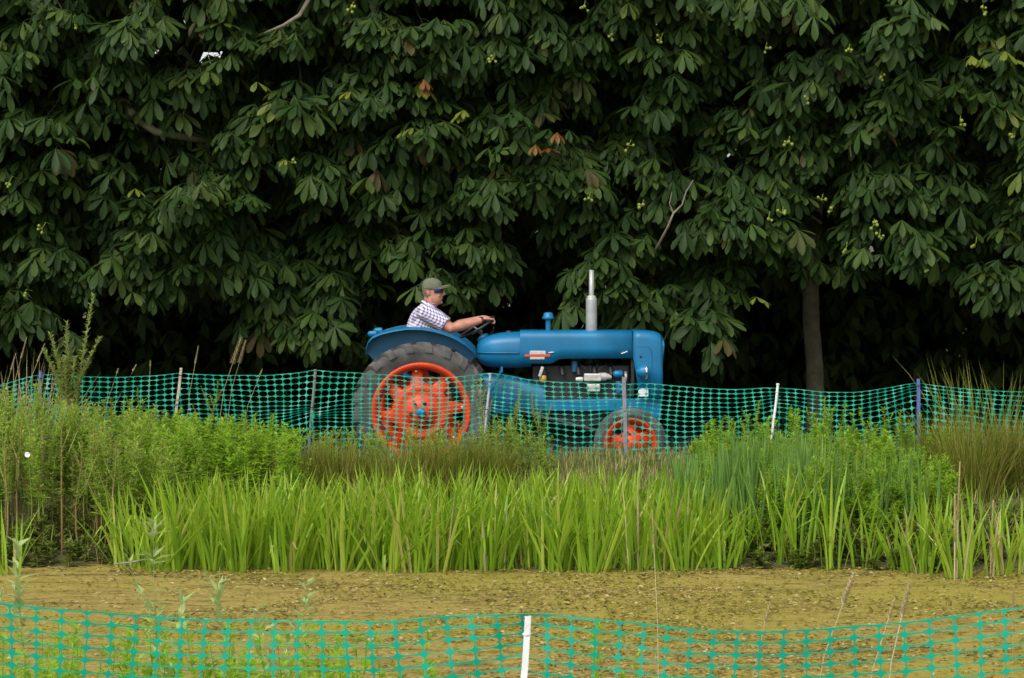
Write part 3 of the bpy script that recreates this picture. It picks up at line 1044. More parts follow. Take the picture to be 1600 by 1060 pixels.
# rounded brow
x, z = P2(1037.5, 533)
rings2 = [rings[-1]]
br = [Vector((P2(1038.5, 536)[0] if p.z > P2(0, 548)[1] else P2(1034, 560)[0], YC + (p.y - YC) * 0.985, min(p.z, P2(0, 536)[1]) if p.z > P2(0, 548)[1] else p.z)) for p in rings[-1]]
mb.loft([rings[-1], br], False, False, True)
tbuild(mb, 'nose_cowl', 'blue', solid=0.006)
mb = MB()
xf = P2(1029, 560)[0]
mb.box((xf - 0.02, YC, (P2(0, 540)[1] + zbot) / 2), (0.01, 0.44, P2(0, 540)[1] - zbot))
tbuild(mb, 'radiator', 'iron')
for k in range(11):
    mb = MB()
    mb.box((xf + 0.004, YC - 0.2 + 0.04 * k, (P2(0, 541)[1] + zbot) / 2), (0.012, 0.014, P2(0, 541)[1] - zbot))
    tbuild(mb, 'grille_bar', 'blue')
# raised pressed edge of the cheek
mb = MB()
pts = [(996, 541.5), (1009, 541.5), (1015, 543.5), (1018, 548), (1018.5, 556), (1018.5, 618)]
mb.tube([Vector((P2(a, b, HD)[0], YC - 0.2725, P2(a, b, HD)[1])) for a, b in pts], 0.006, 6)
tbuild(mb, 'cheek_moulding', 'blue')
# cowl seam strip
mb = MB()
x, _ = P2(989, 540)
mb.box((x, YC - 0.2735, (P2(0, 559)[1] + P2(0, 530)[1]) / 2), (0.008, 0.004, P2(0, 530)[1] - P2(0, 559)[1]))
tbuild(mb, 'seam_strip', 'iron')

# fuel tank: bullet-shaped, seamed round the middle
mb = MB()
rings = []
for px, t, b, w in ((744, 545, 556, 0.06), (745.5, 538, 563, 0.13), (750, 531.5, 569, 0.19), (758, 526.5, 573.5, 0.225), (770, 523, 576, 0.25), (786, 520.8, 577, 0.262), (806, 519.6, 577, 0.266), (830, 519.6, 575, 0.262)):
    x, z1 = P2(px, t); z0 = P2(px, b)[1]
    zc, hz = (z0 + z1) / 2, (z1 - z0) / 2
    ring = []
    for k in range(28):
        a = 2 * math.pi * k / 28
        e = 0.62
        ring.append(Vector((x, YC + w * math.copysign(abs(math.cos(a)) ** e, math.cos(a)), zc + hz * math.copysign(abs(math.sin(a)) ** e, math.sin(a)))))
    rings.append(ring)
mb.loft(rings, True, True, True)
tank = tbuild(mb, 'fuel_tank', 'blue')
mb = MB()
pts = [(744.5, 551, 0.09), (748, 551.5, 0.182), (757, 552, 0.228), (770, 552, 0.254), (786, 552, 0.267), (811, 552, 0.271)]
for sy in (-1, 1):
    mb.tube([Vector((P2(a, b)[0], YC + sy * w, P2(a, b)[1])) for a, b, w in pts], 0.007, 6)
tbuild(mb, 'tank_seam', 'blue_worn', tank)
mb = MB()
x, z = P2(795, 521, YC - 0.05)
mb.lathe([(0.035, -0.02), (0.035, 0.018), (0.02, 0.026)], (x, YC - 0.05, z), 'z', 14)
tbuild(mb, 'filler_cap', 'iron', tank)

# exhaust and air intake
mb = MB()
x, z = P2(924, 519, YC)
z1 = P2(924, 464, YC)[1]; z2 = P2(924, 422, YC)[1]
c = (x, YC - 0.02, 0)
mb.lathe([(0.050, z - 0.05), (0.054, z), (0.054, z1 - 0.03), (0.050, z1 - 0.012), (0.036, z1)], c, 'z', 20)
ex = tbuild(mb, 'exhaust_silencer', 'silver')
mb = MB()
mb.lathe([(0.024, z1 - 0.01), (0.024, z2), (0.019, z2), (0.019, z2 - 0.1)], c, 'z', 16)
tbuild(mb, 'tail_pipe', 'silver', ex)
mb = MB()
mb.lathe([(0.040, z1 - 0.006), (0.043, z1 + 0.004), (0.030, z1 + 0.012)], c, 'z', 18)
tbuild(mb, 'clamp_ring', 'alloy', ex)
x, z = P2(856.5, 519, YC)
z1 = P2(0, 499, YC)[1]; z2 = P2(0, 488, YC)[1]
c = (x, YC - 0.06, 0)
mb = MB()
mb.lathe([(0.028, z - 0.05), (0.026, z), (0.026, z1)], c, 'z', 16)
st = tbuild(mb, 'air_intake', 'blue')
mb = MB()
mb.lathe([(0.030, z1 - 0.004), (0.056, z1 + 0.004), (0.058, z1 + 0.014), (0.050, z1 + 0.03), (0.042, z2 - 0.008), (0.02, z2)], c, 'z', 20)
tbuild(mb, 'intake_cap', 'blue', st)

# side badge, catches, number sticker
def side_plate(pts, name, mat, t=0.006, y=-0.2735, parent=None):
    mb = MB()
    mb.prism_y([P2(a, b, YC - 0.275) for a, b in pts], YC + y - t, YC + y)
    return tbuild(mb, name, mat, parent, bevel=0.001)


bd = side_plate([(828, 561.8), (851, 561.8), (850.5, 559.5), (852.5, 557.5), (852.5, 548.5), (828.5, 548.2), (827.5, 552)], 'badge', 'badge_plate', 0.005)
side_plate([(819.5, 557.6), (858.5, 557.6), (860, 555.5), (858.5, 553.6), (820.5, 553.8), (819, 555.6)], 'badge_band', 'badge_red', 0.004, -0.2790, bd)
for k in range(5):
    side_plate([(829.5, 561 - k * 0.0 - (0 if k < 2 else 8.2) - (k % 3) * 1.4), (850, 561 - (0 if k < 2 else 8.2) - (k % 3) * 1.4), (850, 560.5 - (0 if k < 2 else 8.2) - (k % 3) * 1.4), (829.5, 560.5 - (0 if k < 2 else 8.2) - (k % 3) * 1.4)], 'badge_rib', 'chrome', 0.002, -0.2790, bd)
side_plate([(856, 551.2), (865.5, 549.8), (867, 550.8), (858, 552.6)], 'bonnet_catch', 'chrome', 0.012, -0.272)
side_plate([(970.5, 552.5), (980, 549), (981, 550.3), (972, 553.8)], 'bonnet_catch', 'chrome', 0.012, -0.272)
mb = MB(); x, z = P2(1001, 557.5); mb.lathe([(0.011, 0), (0.011, -0.012), (0.005, -0.015)], (x, YC - 0.27, z), 'y', 10); tbuild(mb, 'cowl_screw', 'iron')
for a, b in ((893, 527.5), (821.5, 530.5)):
    mb = MB(); x, z = P2(a, b); mb.ball((x, YC - 0.258, z), (0.022, 0.012, 0.012), 10, 6, Matrix.Rotation(R(35), 3, 'Y')); tbuild(mb, 'bonnet_hinge', 'alloy')
side_plate([(997.5, 606.8), (1013, 606.8), (1013, 619.8), (997.5, 619.8)], 'white_sticker', 'white', 0.003)

# headlamps on the cheeks
for sy in (-1, 1):
    x, z = P2(1004.5, 581.5, YC - 0.36)
    c = (x - 0.02, YC + sy * 0.345, z)
    mb = MB()
    mb.lathe([(0.012, -0.045), (0.040, -0.030), (0.058, 0.0), (0.064, 0.03), (0.064, 0.045)], c, 'x', 22)
    hl = tbuild(mb, 'headlamp', 'blue')
    mb = MB(); mb.lathe([(0.064, 0.044), (0.070, 0.046), (0.070, 0.060), (0.058, 0.064)], c, 'x', 22, closed=True); tbuild(mb, 'lamp_rim', 'chrome', hl)
    mb = MB(); mb.lathe([(0.060, 0.054), (0.045, 0.064), (0.01, 0.069)], c, 'x', 22); tbuild(mb, 'lamp_lens', 'glass', hl)
    mb = MB(); mb.tube([Vector(c), Vector((c[0], YC + sy * 0.27, z - 0.03))], 0.014, 8); tbuild(mb, 'lamp_bracket', 'blue', hl)

# engine, castings and frame under the bonnet
mb = MB()
x0, z0 = P2(832, 632); x1, z1 = P2(985, 572)
mb.box(((x0 + x1) / 2, YC, (z0 + z1) / 2), (x1 - x0, 0.30, z1 - z0))
eng = tbuild(mb, 'engine_block', 'iron', bevel=0.015)
for k in range(4):
    mb = MB()
    x = x0 + 0.28 + 0.155 * k
    mb.tube([Vector((x, YC - 0.15, z1 - 0.02)), Vector((x, YC - 0.20, z1 - 0.03)), Vector((x + 0.01, YC - 0.215, z1 - 0.09))], 0.022, 8)
    tbuild(mb, 'manifold_runner', 'iron', eng)
# alloy injection pump
x, z = P2(926, 590, YC - 0.23)
mb = MB()
mb.box((x, YC - 0.205, z), (0.165, 0.10, 0.075))
pump = tbuild(mb, 'injection_pump', 'alloy', bevel=0.012)
mb = MB(); mb.box((x + 0.01, YC - 0.20, z - 0.10), (0.125, 0.08, 0.075)); tbuild(mb, 'pump_base', 'alloy', pump, bevel=0.01)
mb = MB(); mb.lathe([(0.038, -0.06), (0.040, 0.0), (0.030, 0.02), (0.024, 0.06)], (x + 0.12, YC - 0.205, z + 0.006), 'x', 14); tbuild(mb, 'pump_governor', 'alloy', pump)
mb = MB(); mb.lathe([(0.02, -0.04), (0.026, 0.0), (0.022, 0.03)], (x - 0.12, YC - 0.21, z - 0.02), 'x', 12); tbuild(mb, 'pump_drive', 'alloy', pump)
for k in range(4):
    mb = MB()
    xx = x - 0.06 + 0.04 * k
    mb.tube([Vector((xx, YC - 0.21, z + 0.035)), Vector((xx, YC - 0.215, z + 0.075)), Vector((xx - 0.05 + 0.04 * k, YC - 0.18, z + 0.12)), Vector((xx - 0.08 + 0.05 * k, YC - 0.14, z + 0.15))], 0.006, 6)
    tbuild(mb, 'fuel_pipe', 'iron', pump)
# fuel filter with amber bowl, lever, teal coil, blue dynamo and pulley
x, z = P2(848.5, 592, YC - 0.24)
mb = MB(); mb.lathe([(0.018, -0.04), (0.032, -0.025), (0.036, 0.0), (0.03, 0.03), (0.02, 0.035)], (x, YC - 0.22, z), 'z', 14); ff = tbuild(mb, 'filter_bowl', 'brass')
mb = MB(); mb.lathe([(0.038, 0.035), (0.04, 0.06), (0.03, 0.085), (0.02, 0.1)], (x, YC - 0.21, z), 'z', 14); tbuild(mb, 'filter_head', 'iron', ff)
mb = MB(); xl, zl = P2(845.5, 581, YC - 0.25); mb.box((xl, YC - 0.262, zl), (0.03, 0.012, 0.10), Matrix.Rotation(R(18), 3, 'Y')); tbuild(mb, 'stop_lever', 'alloy', bevel=0.006)
mb = MB(); xl, zl = P2(898, 573, YC - 0.2); mb.lathe([(0.03, -0.05), (0.034, 0.0), (0.03, 0.05)], (xl, YC - 0.17, zl), 'z', 14); tbuild(mb, 'coolant_pipe', 'blue_worn')
mb = MB(); xl, zl = P2(966, 585, YC - 0.24); mb.lathe([(0.02, -0.05), (0.036, -0.03), (0.038, 0.03), (0.02, 0.05)], (xl, YC - 0.20, zl), 'x', 14); tbuild(mb, 'dynamo', 'blue')
mb = MB(); xl, zl = P2(978, 590, YC - 0.22); mb.lathe([(0.05, -0.012), (0.062, -0.01), (0.05, 0.0), (0.062, 0.01), (0.05, 0.012)], (xl, YC - 0.16, zl), 'x', 20); tbuild(mb, 'fan_pulley', 'silver')
mb = MB(); xl, zl = P2(967, 606, YC - 0.22); mb.lathe([(0.03, -0.05), (0.034, 0.0), (0.03, 0.06)], (xl, YC - 0.19, zl), 'z', 14); tbuild(mb, 'oil_filter', 'blue_worn')
mb = MB(); xl, zl = P2(988.5, 590, YC - 0.25); mb.box((xl, YC - 0.22, zl), (0.03, 0.03, 0.36)); tbuild(mb, 'radiator_edge', 'iron')
# blue side frame, sump and front support
mb = MB()
mb.prism_y([P2(845, 626), P2(960, 624), P2(1034, 624), P2(1034, 654), P2(1008, 656), P2(985, 645), P2(950, 643.5), P2(845, 643)], YC - 0.21, YC + 0.21)
tbuild(mb, 'front_frame', 'blue', bevel=0.012)
mb = MB()
mb.prism_y([P2(858, 642), P2(946, 642), P2(940, 668), P2(870, 668)], YC - 0.13, YC + 0.13)
tbuild(mb, 'sump', 'iron', bevel=0.02)
mb = MB()
rings = []
for px, t, b, w in ((752, 586, 652, 0.17), (775, 584, 654, 0.18), (806, 588, 652, 0.19), (832, 598, 652, 0.215), (851, 600, 652, 0.22)):
    x, zt_ = P2(px, t); zb_ = P2(px, b)[1]
    zc, hz = (zt_ + zb_) / 2, (zt_ - zb_) / 2
    rings.append([Vector((x, YC + w * math.copysign(abs(math.cos(a)) ** 0.6, math.cos(a)), zc + hz * math.copysign(abs(math.sin(a)) ** 0.6, math.sin(a)))) for a in [2 * math.pi * k / 20 for k in range(20)]])
mb.loft(rings, True, True, True)
tbuild(mb, 'gearbox', 'blue_worn')
mb = MB()
mb.box((TB.x, YC, RAX.z), (0.42, 0.50, 0.40))
tbuild(mb, 'rear_transmission', 'blue_worn', bevel=0.05)
mb = MB()
mb.tube([(RAX.x, WD - 0.02, RAX.z), (RAX.x, 2 * YC - WD + 0.02, RAX.z)], 0.07, 14)
tbuild(mb, 'rear_axle', 'blue_worn')
mb = MB()
xa = FAX.x
mb.tube([(xa, FD + 0.06, FAX.z), (xa, FD + 0.16, FAX.z + 0.03), (xa, YC - 0.2, FAX.z + 0.14), (xa, YC + 0.2, FAX.z + 0.14), (xa, 2 * YC - FD - 0.16, FAX.z + 0.03), (xa, 2 * YC - FD - 0.06, FAX.z)], 0.04, 10)
tbuild(mb, 'front_axle', 'blue')
mb = MB()
mb.box((xa, YC, FAX.z + 0.21), (0.14, 0.26, 0.16)); tbuild(mb, 'axle_pivot', 'blue', bevel=0.01)
for sy in (-1, 1):
    mb = MB()
    mb.tube([(xa - 0.02, YC + sy * 0.45, FAX.z + 0.04), (P2(800, 640)[0], YC + sy * 0.24, P2(800, 640)[1])], 0.022, 8)
    tbuild(mb, 'radius_rod', 'iron')
    # foot plate and pedals
    mb = MB(); x, z = P2(760, 640); mb.box((x, YC + sy * 0.36, z), (0.42, 0.26, 0.012)); tbuild(mb, 'footplate', 'blue_worn')
    for k in (0, 1):
        mb = MB()
        mb.tube([Vector((P2(758, 622)[0], YC + sy * (0.26 + 0.08 * k), P2(758, 622)[1])), Vector((P2(772, 604)[0], YC + sy * (0.28 + 0.08 * k), P2(772, 604)[1])), Vector((P2(784, 578)[0], YC + sy * (0.29 + 0.08 * k), P2(0, 578)[1]))], 0.011, 8)
        mb.box((P2(784, 577)[0], YC + sy * (0.29 + 0.08 * k), P2(0, 577)[1]), (0.02, 0.055, 0.05)); tbuild(mb, 'pedal', 'blue')

# rear mudguards: upright inner plate with a narrow flange over the tyre
ARC = [(573, 551), (573.5, 543), (577, 533), (583, 526), (597, 520), (615, 515.5), (637, 512.2), (660, 512.6), (678, 515.5), (696, 520.5), (712, 527), (727, 536.5), (738, 546.5), (744, 557)]
for sy in (-1, 1):
    yi = YC + sy * 0.52; yo_ = YC + sy * 0.73
    arc = [P2(a, b, YC - 0.53) for a, b in ARC]
    mb = MB()
    c2 = (RAX.x, RAX.z)
    inner = [(c2[0] + (x - c2[0]) * 0.62, c2[1] + (z - c2[1]) * 0.62) for x, z in arc]
    mb.add([Vector((x, yi, z)) for x, z in arc] + [Vector((x, yi, z)) for x, z in inner], [(i, i + 1, len(arc) + i + 1, len(arc) + i) for i in range(len(arc) - 1)])
    fen = tbuild(mb, 'mudguard', 'blue', solid=0.006)
    mb = MB()
    w = []
    for i, (x, z) in enumerate(arc):
        k = min(1, min(i, len(arc) - 1 - i) / 3 + 0.25)
        w.append(k)
    mb.add([Vector((x, yi - sy * 0.004, z + 0.004)) for x, z in arc] + [Vector((x, yi + (yo_ - yi) * 0.55 * k, z + 0.002)) for (x, z), k in zip(arc, w)]
           + [Vector((x, yi + (yo_ - yi) * k, z - 0.012)) for (x, z), k in zip(arc, w)],
           [(j * len(arc) + i, j * len(arc) + i + 1, (j + 1) * len(arc) + i + 1, (j + 1) * len(arc) + i) for j in (0, 1) for i in range(len(arc) - 1)], True)
    tbuild(mb, 'mudguard_flange', 'blue', fen, solid=0.006)
    mb = MB()
    mb.tube([Vector((x, yo_ - (yo_ - yi) * (1 - k), z - 0.012)) for (x, z), k in zip(arc, w)], 0.007, 6)
    tbuild(mb, 'rolled_edge', 'blue', fen)
    x, z = P2(583, 522.5, YC - 0.55)
    mb = MB(); mb.lathe([(0.012, -0.05), (0.026, -0.035), (0.030, 0.0), (0.028, 0.03)], (x, YC + sy * 0.56, z + 0.005), 'x', 14)
    lamp = tbuild(mb, 'side_lamp', 'blue')
    mb = MB(); mb.tube([(x, YC + sy * 0.56, z), (x + 0.04, YC + sy * 0.56, z - 0.05)], 0.01, 6); tbuild(mb, 'lamp_stalk', 'blue', lamp)

# steering: boss, column, wheel
x, z = P2(757, 531, YC)
mb = MB()
rotc = Matrix.Rotation(R(-32), 3, 'Y')
rings = []
for t, rr in ((-0.09, 0.055), (-0.05, 0.068), (0.0, 0.068), (0.035, 0.058), (0.05, 0.035)):
    rings.append([Vector((x, YC, z)) + rotc @ Vector((rr * math.cos(a), rr * math.sin(a), t)) for a in [2 * math.pi * k / 18 for k in range(18)]])
mb.loft(rings, True, True, True)
tbuild(mb, 'steering_box', 'blue')
SWC = W(746, 511.5, YC)
SWN = Vector((-0.50, -0.10, 0.85)).normalized()
SWA = Vector((0.866, 0, 0.5)); SWA = (SWA - SWN * SWA.dot(SWN)).normalized()
SWB = SWN.cross(SWA)
if SWB.y > 0: SWB = -SWB
SWR = 0.185


def sw(a, r=SWR, h=0.0):
    return SWC + r * (math.cos(a) * SWA + math.sin(a) * SWB) + h * SWN


mb = MB()
mb.tube([sw(2 * math.pi * k / 40) for k in range(41)], 0.0115, 8, cap=False)
swo = tbuild(mb, 'steering_wheel', 'black')
for k in range(3):
    a = R(20) + k * 2 * math.pi / 3
    mb = MB(); mb.tube([SWC - 0.03 * SWN, sw(a, SWR * 0.5, -0.022), sw(a)], 0.007, 6); tbuild(mb, 'spoke', 'silver', swo)
mb = MB(); mb.tube([SWC - 0.06 * SWN, SWC - 0.012 * SWN], [0.03, 0.026], 12); tbuild(mb, 'boss', 'black', swo)
mb = MB(); mb.tube([SWC - 0.03 * SWN, Vector((x, YC, z)) + rotc @ Vector((0, 0, 0.03))], [0.018, 0.024], 10); tbuild(mb, 'steering_column', 'iron')
# throttle quadrant under the wheel
mb = MB(); mb.tube([Vector((x + 0.02, YC - 0.05, z + 0.02)), Vector((x + 0.085, YC - 0.09, z + 0.085)), Vector((x + 0.09, YC - 0.1, z + 0.13))], 0.008, 6); tbuild(mb, 'throttle_lever', 'iron')

# seat on its spring arm
SEAT = W(652, 553, YC)
mb = MB()
rings = []
for t in np.linspace(0, 1, 6):
    zz = SEAT.z - 0.03 + 0.0 * t
    xx = SEAT.x - 0.21 + 0.42 * t
    wv = 0.23 * (0.75 + 0.25 * math.sin(math.pi * min(1, t * 1.2)))
    lift = 0.10 * (1 - t) ** 3
    rings.append([Vector((xx, YC + wv * u, zz + lift + 0.05 * u * u)) for u in np.linspace(-1, 1, 9)])
mb.loft(rings, False, False, True)
seat = tbuild(mb, 'seat', 'grey_seat', solid=0.03)
mb = MB(); mb.tube([Vector((SEAT.x, YC, SEAT.z - 0.05)), Vector((SEAT.x - 0.12, YC, SEAT.z - 0.2)), Vector((TB.x + 0.1, YC, RAX.z + 0.19))], 0.03, 8); tbuild(mb, 'seat_spring', 'blue', seat)

# ------------------------------------------------------------------ the driver
PD = YC


def Q(px, py, dy=0.0):
    return W(px, py, PD + dy) if abs(dy) < 1e-9 else Vector((W(px, py, PD).x, PD + dy, W(px, py, PD).z))


PB = Vector((SEAT.x, YC, SEAT.z))


def fused(mb, name, mat, parent, voxel, smooth=4, inflate=0.0):
    """melt overlapping shapes into one continuous skin"""
    o = mb.build('tmp_shape', M[mat], None, PB)
    m = o.modifiers.new('r', 'REMESH'); m.mode = 'VOXEL'; m.voxel_size = voxel; m.use_smooth_shade = True
    if smooth:
        s = o.modifiers.new('s', 'SMOOTH'); s.iterations = smooth; s.factor = 0.5
    dg = bpy.context.evaluated_depsgraph_get()
    me = bpy.data.meshes.new_from_object(o.evaluated_get(dg), depsgraph=dg)
    me.name = name
    bpy.data.objects.remove(o)
    me.materials.clear(); me.materials.append(M[mat])
    me.polygons.foreach_set('use_smooth', np.ones(len(me.polygons), bool))
    n = bpy.data.objects.new(name, me)
    link(n, parent)
    if parent is None: n.location = PB
    return n


def ring_xy(px0, px1, py, hw, n=24, sq=0.85, tilt=0.0):
    """horizontal body section between two photo columns"""
    a = Q(px0, py); b = Q(px1, py)
    cx, hx = (a.x + b.x) / 2, (b.x - a.x) / 2
    out = []
    for k in range(n):
        t = 2 * math.pi * k / n
        cc, ss = math.cos(t), math.sin(t)
        out.append(Vector((cx + hx * math.copysign(abs(cc) ** sq, cc), YC + hw * math.copysign(abs(ss) ** sq, ss), a.z + tilt * (cc * hx))))
    return out


body = MB()
# head and neck
body.loft([ring_xy(*q) for q in ((665, 683, 486, 0.058), (664.5, 682, 481, 0.056), (664, 684, 477.5, 0.057), (664, 688.5, 475, 0.060), (663, 690.4, 471, 0.070), (662.5, 690.8, 466.5, 0.073),
                                 (662, 690.6, 462, 0.071), (661, 690.2, 457.5, 0.073), (660.6, 690.4, 453.5, 0.075), (660.6, 690.6, 450, 0.076), (661.5, 688.5, 444, 0.073), (664, 685, 439.5, 0.062), (669, 680, 436.8, 0.035))], True, True, True)
# nose, lips, chin, brow, cheek, ears
nz = [Q(690, 452.5), Q(692.5, 456), Q(694.4, 459.5), Q(690.5, 462)]
body.tube(nz, [0.008, 0.011, 0.015, 0.012], 8)
body.ball(Q(690.6, 466.3), (0.009, 0.022, 0.010), 10, 6)
body.ball(Q(688.5, 473.4), (0.016, 0.024, 0.014), 10, 6)
body.ball(Q(690, 451), (0.012, 0.058, 0.011), 10, 6)
for s in (-1, 1):
    body.ball(Q(685, 462, s * 0.045), (0.022, 0.022, 0.022), 10, 6)
    body.ball(Q(669.5, 457.5, s * 0.076), (0.017, 0.010, 0.028), 12, 8, Matrix.Rotation(R(-12), 3, 'Y'))
# torso under the shirt
TOR = [(633, 690, 556, 0.195), (631, 697, 540, 0.20), (632, 697, 526, 0.20), (634.5, 694.5, 512, 0.20), (638, 690.5, 500, 0.20), (642.5, 686.5, 490, 0.205), (648, 682, 483, 0.195), (655, 679, 477.5, 0.135), (660, 677, 473.5, 0.075)]
body.loft([ring_xy(a + 1.5, b - 1.5, y, w - 0.012) for a, b, y, w in TOR], True, True, True)
# arms
SH = {s: Q(665, 486.5, s * 0.20) for s in (-1, 1)}
EL = {-1: Q(706, 512.5, -0.27), 1: Q(704, 513, 0.27)}
GR = {-1: sw(R(38)), 1: sw(R(-48))}          # where the hands grip the rim
WR = {}
for s in (-1, 1):
    g = GR[s]
    wr = g + (EL[s] - g).normalized() * 0.085 + Vector((0, 0, 0.022))
    WR[s] = wr
    e, sh = EL[s], SH[s]
    body.tube([sh, sh.lerp(e, 0.5), e, e.lerp(wr, 0.28), e.lerp(wr, 0.7), wr], [0.064, 0.057, 0.049, 0.052, 0.038, 0.029], 12)
    # palm over the rim
    d = (g - wr).normalized()
    tang = (sw(R(38) * 1 + 0.05) - sw(R(38))) if s < 0 else (sw(R(-48) - 0.05) - sw(R(-48)))
    tang.normalize()
    side = SWN
    pc = wr.lerp(g, 0.62) + SWN * 0.018
    q = d.to_track_quat('X', 'Z').to_matrix()
    body.ball(pc, (0.052, 0.042, 0.019), 14, 8, q)
    lat = q @ Vector((0, 1, 0))
    down = -(q @ Vector((0, 0, 1)))
    for k, (L, off) in enumerate(((0.070, -0.033), (0.078, -0.011), (0.074, 0.011), (0.058, 0.032))):
        p0 = pc + lat * off + d * 0.028
        p1 = p0 + d * 0.030 + SWN * 0.004
        p2 = p1 + d * 0.016 + down * 0.026
        p3 = p2 - d * 0.014 + down * 0.022
        body.tube([p0, p1, p2, p3], [0.0105, 0.010, 0.009, 0.0075], 8)
    t0 = pc - d * 0.018 + lat * (0.038 * (1 if s < 0 else -1))
    body.tube([t0, t0 + d * 0.03 + lat * (0.018 * (1 if s < 0 else -1)) + down * 0.012, t0 + d * 0.058 + lat * (0.012 * (1 if s < 0 else -1)) + down * 0.026], [0.013, 0.011, 0.008], 8)
# pelvis, legs and feet
for s in (-1, 1):
    hip, kn, an = Q(655, 551, s * 0.10), Q(713, 552, s * 0.16), Q(716, 622, s * 0.24)
    body.tube([hip, hip.lerp(kn, 0.5), kn, kn.lerp(an, 0.35), an], [0.085, 0.078, 0.055, 0.055, 0.038], 12)
    toe = an + Vector((0.15, 0, -0.055))
    body.tube([an + Vector((-0.04, 0, -0.05)), an + Vector((0.05, 0, -0.05)), toe], [0.036, 0.040, 0.032], 10)
driver = fused(body, 'person', 'skin', None, 0.0055, 3)
tag(driver, 'man in olive cap, blue sunglasses and checked short-sleeved shirt, driving the blue tractor', 'person')

# shirt: torso, short sleeves, collar
mb = MB()
mb.loft([ring_xy(a, b, y, w) for a, b, y, w in TOR[:-1]] + [ring_xy(658.5, 680.5, 474, 0.10)], True, True, True)
for s in (-1, 1):
    e, sh = EL[s], SH[s]
    mb.ball(sh + Vector((-0.005, -s * 0.02, -0.005)), (0.085, 0.075, 0.08), 14, 10)
    mb.tube([sh + Vector((0, 0, 0.004)), sh.lerp(e, 0.45), sh.lerp(e, 0.80)], [0.086, 0.080, 0.075], 16)
shirt = fused(mb, 'shirt', 'shirt', driver, 0.008, 5)
mb = MB()
cr = []
for f, up_ in ((1.0, 0.0), (1.06, 0.03), (1.22, 0.006)):
    ring = []
    for k in range(20):
        t = R(-140) + R(280) * k / 19 + math.pi
        c0 = Q(671, 475); ring.append(Vector((c0.x + 0.066 * f * math.cos(t), YC + 0.067 * f * math.sin(t), c0.z + up_ - 0.020 - 0.42 * 0.066 * f * math.cos(t))))
    cr.append(ring)
mb.loft(cr, False, False, True)
mb.build('collar', M['shirt'], driver, PB, solid=0.006)
# cap
mb = MB()
mb.loft([ring_xy(*q) for q in ((659.6, 691.5, 451.6, 0.081), (659.2, 691.6, 447.5, 0.082), (660.2, 690.5, 442.5, 0.079), (663, 687, 438.3, 0.067), (667.5, 682, 435.6, 0.045), (673, 677, 434.6, 0.014))], True, True, True)
cap = fused(mb, 'cap', 'cap', driver, 0.005, 3)
def brim(dz, name, mat, th):
    mb = MB()
    rows = []
    for f in (0.0, 0.35, 0.7, 1.0):
        row = []
        for u in np.linspace(-1, 1, 13):
            fx = math.sqrt(max(0, 1 - (u * 0.93) ** 2))
            x0_ = Q(689.3, 450).x - 0.058 * u * u
            xx = x0_ + f * 0.094 * fx
            row.append(Vector((xx, YC + u * 0.074, Q(0, 449.2).z + dz + 0.020 * f * (1 - 0.35 * f) - 0.030 * u * u)))
        rows.append(row)
    mb.loft(rows, False, False, True)
    return mb.build(name, M[mat], cap, PB, solid=th)
brim(0.008, 'peak', 'cap', 0.010)
brim(0.0, 'peak_lining', 'cap_under', 0.004)
mb = MB(); mb.ball(Q(675, 434.6), (0.008, 0.008, 0.005), 8, 5); mb.build('cap_button', M['cap'], cap, PB)
# sunglasses
mb = MB()
pts = [Q(688, 452, 0).x]
rows = []
for py in (451.0, 452.5, 455.5, 457.6):
    row = []
    for k in range(15):
        a = R(-98) + R(196) * k / 14
        wz = 1.0
        row.append(Vector((Q(680, 0).x + 0.073 * math.cos(a), YC + 0.0785 * math.sin(a), Q(0, py).z)))
    rows.append(row)
mb.loft(rows, False, False, True)
sg = mb.build('sunglasses', M['lens'], driver, PB, solid=0.005)
for s in (-1, 1):
    mb = MB(); mb.tube([Q(679.5, 452, s * 0.0785), Q(673, 451.9, s * 0.081), Q(667.5, 453, s * 0.082)], 0.0035, 6); mb.build('temple_arm', M['black'], sg, PB)
# goatee and hair
mb = MB()
mb.ball(Q(688.7, 473.0), (0.0185, 0.027, 0.0175), 12, 8)
mb.ball(Q(690.6, 464.4), (0.0085, 0.026, 0.0055), 10, 6)
for s in (-1, 1): mb.tube([Q(690.2, 464.8, s * 0.022), Q(689, 468, s * 0.028), Q(688, 472, s * 0.024)], 0.0065, 6)
fused(mb, 'goatee', 'beard', driver, 0.004, 2)
mb = MB()
rows = []
for py, b in ((451, 659.4), (455, 659.8), (459, 660.6), (463, 661.9), (466, 663)):
    row = []
    for k in range(15):
        a = R(122) + R(116) * k / 14
        cx = Q(676, 0).x; bx = cx - Q(b, 0).x
        row.append(Vector((cx + bx * math.cos(a), YC + 0.078 * math.sin(a), Q(0, py).z)))
    rows.append(row)
mb.loft(rows, False, False, True)
mb.build('hair', M['hair'], driver, PB, solid=0.006)
# wristband
wv = (WR[-1] - EL[-1]).normalized(); wc = WR[-1] - wv * 0.012
mb = MB(); mb.tube([wc - wv * 0.010, wc + wv * 0.010], 0.0365, 14); mb.build('wristband', M['strap'], driver, PB)
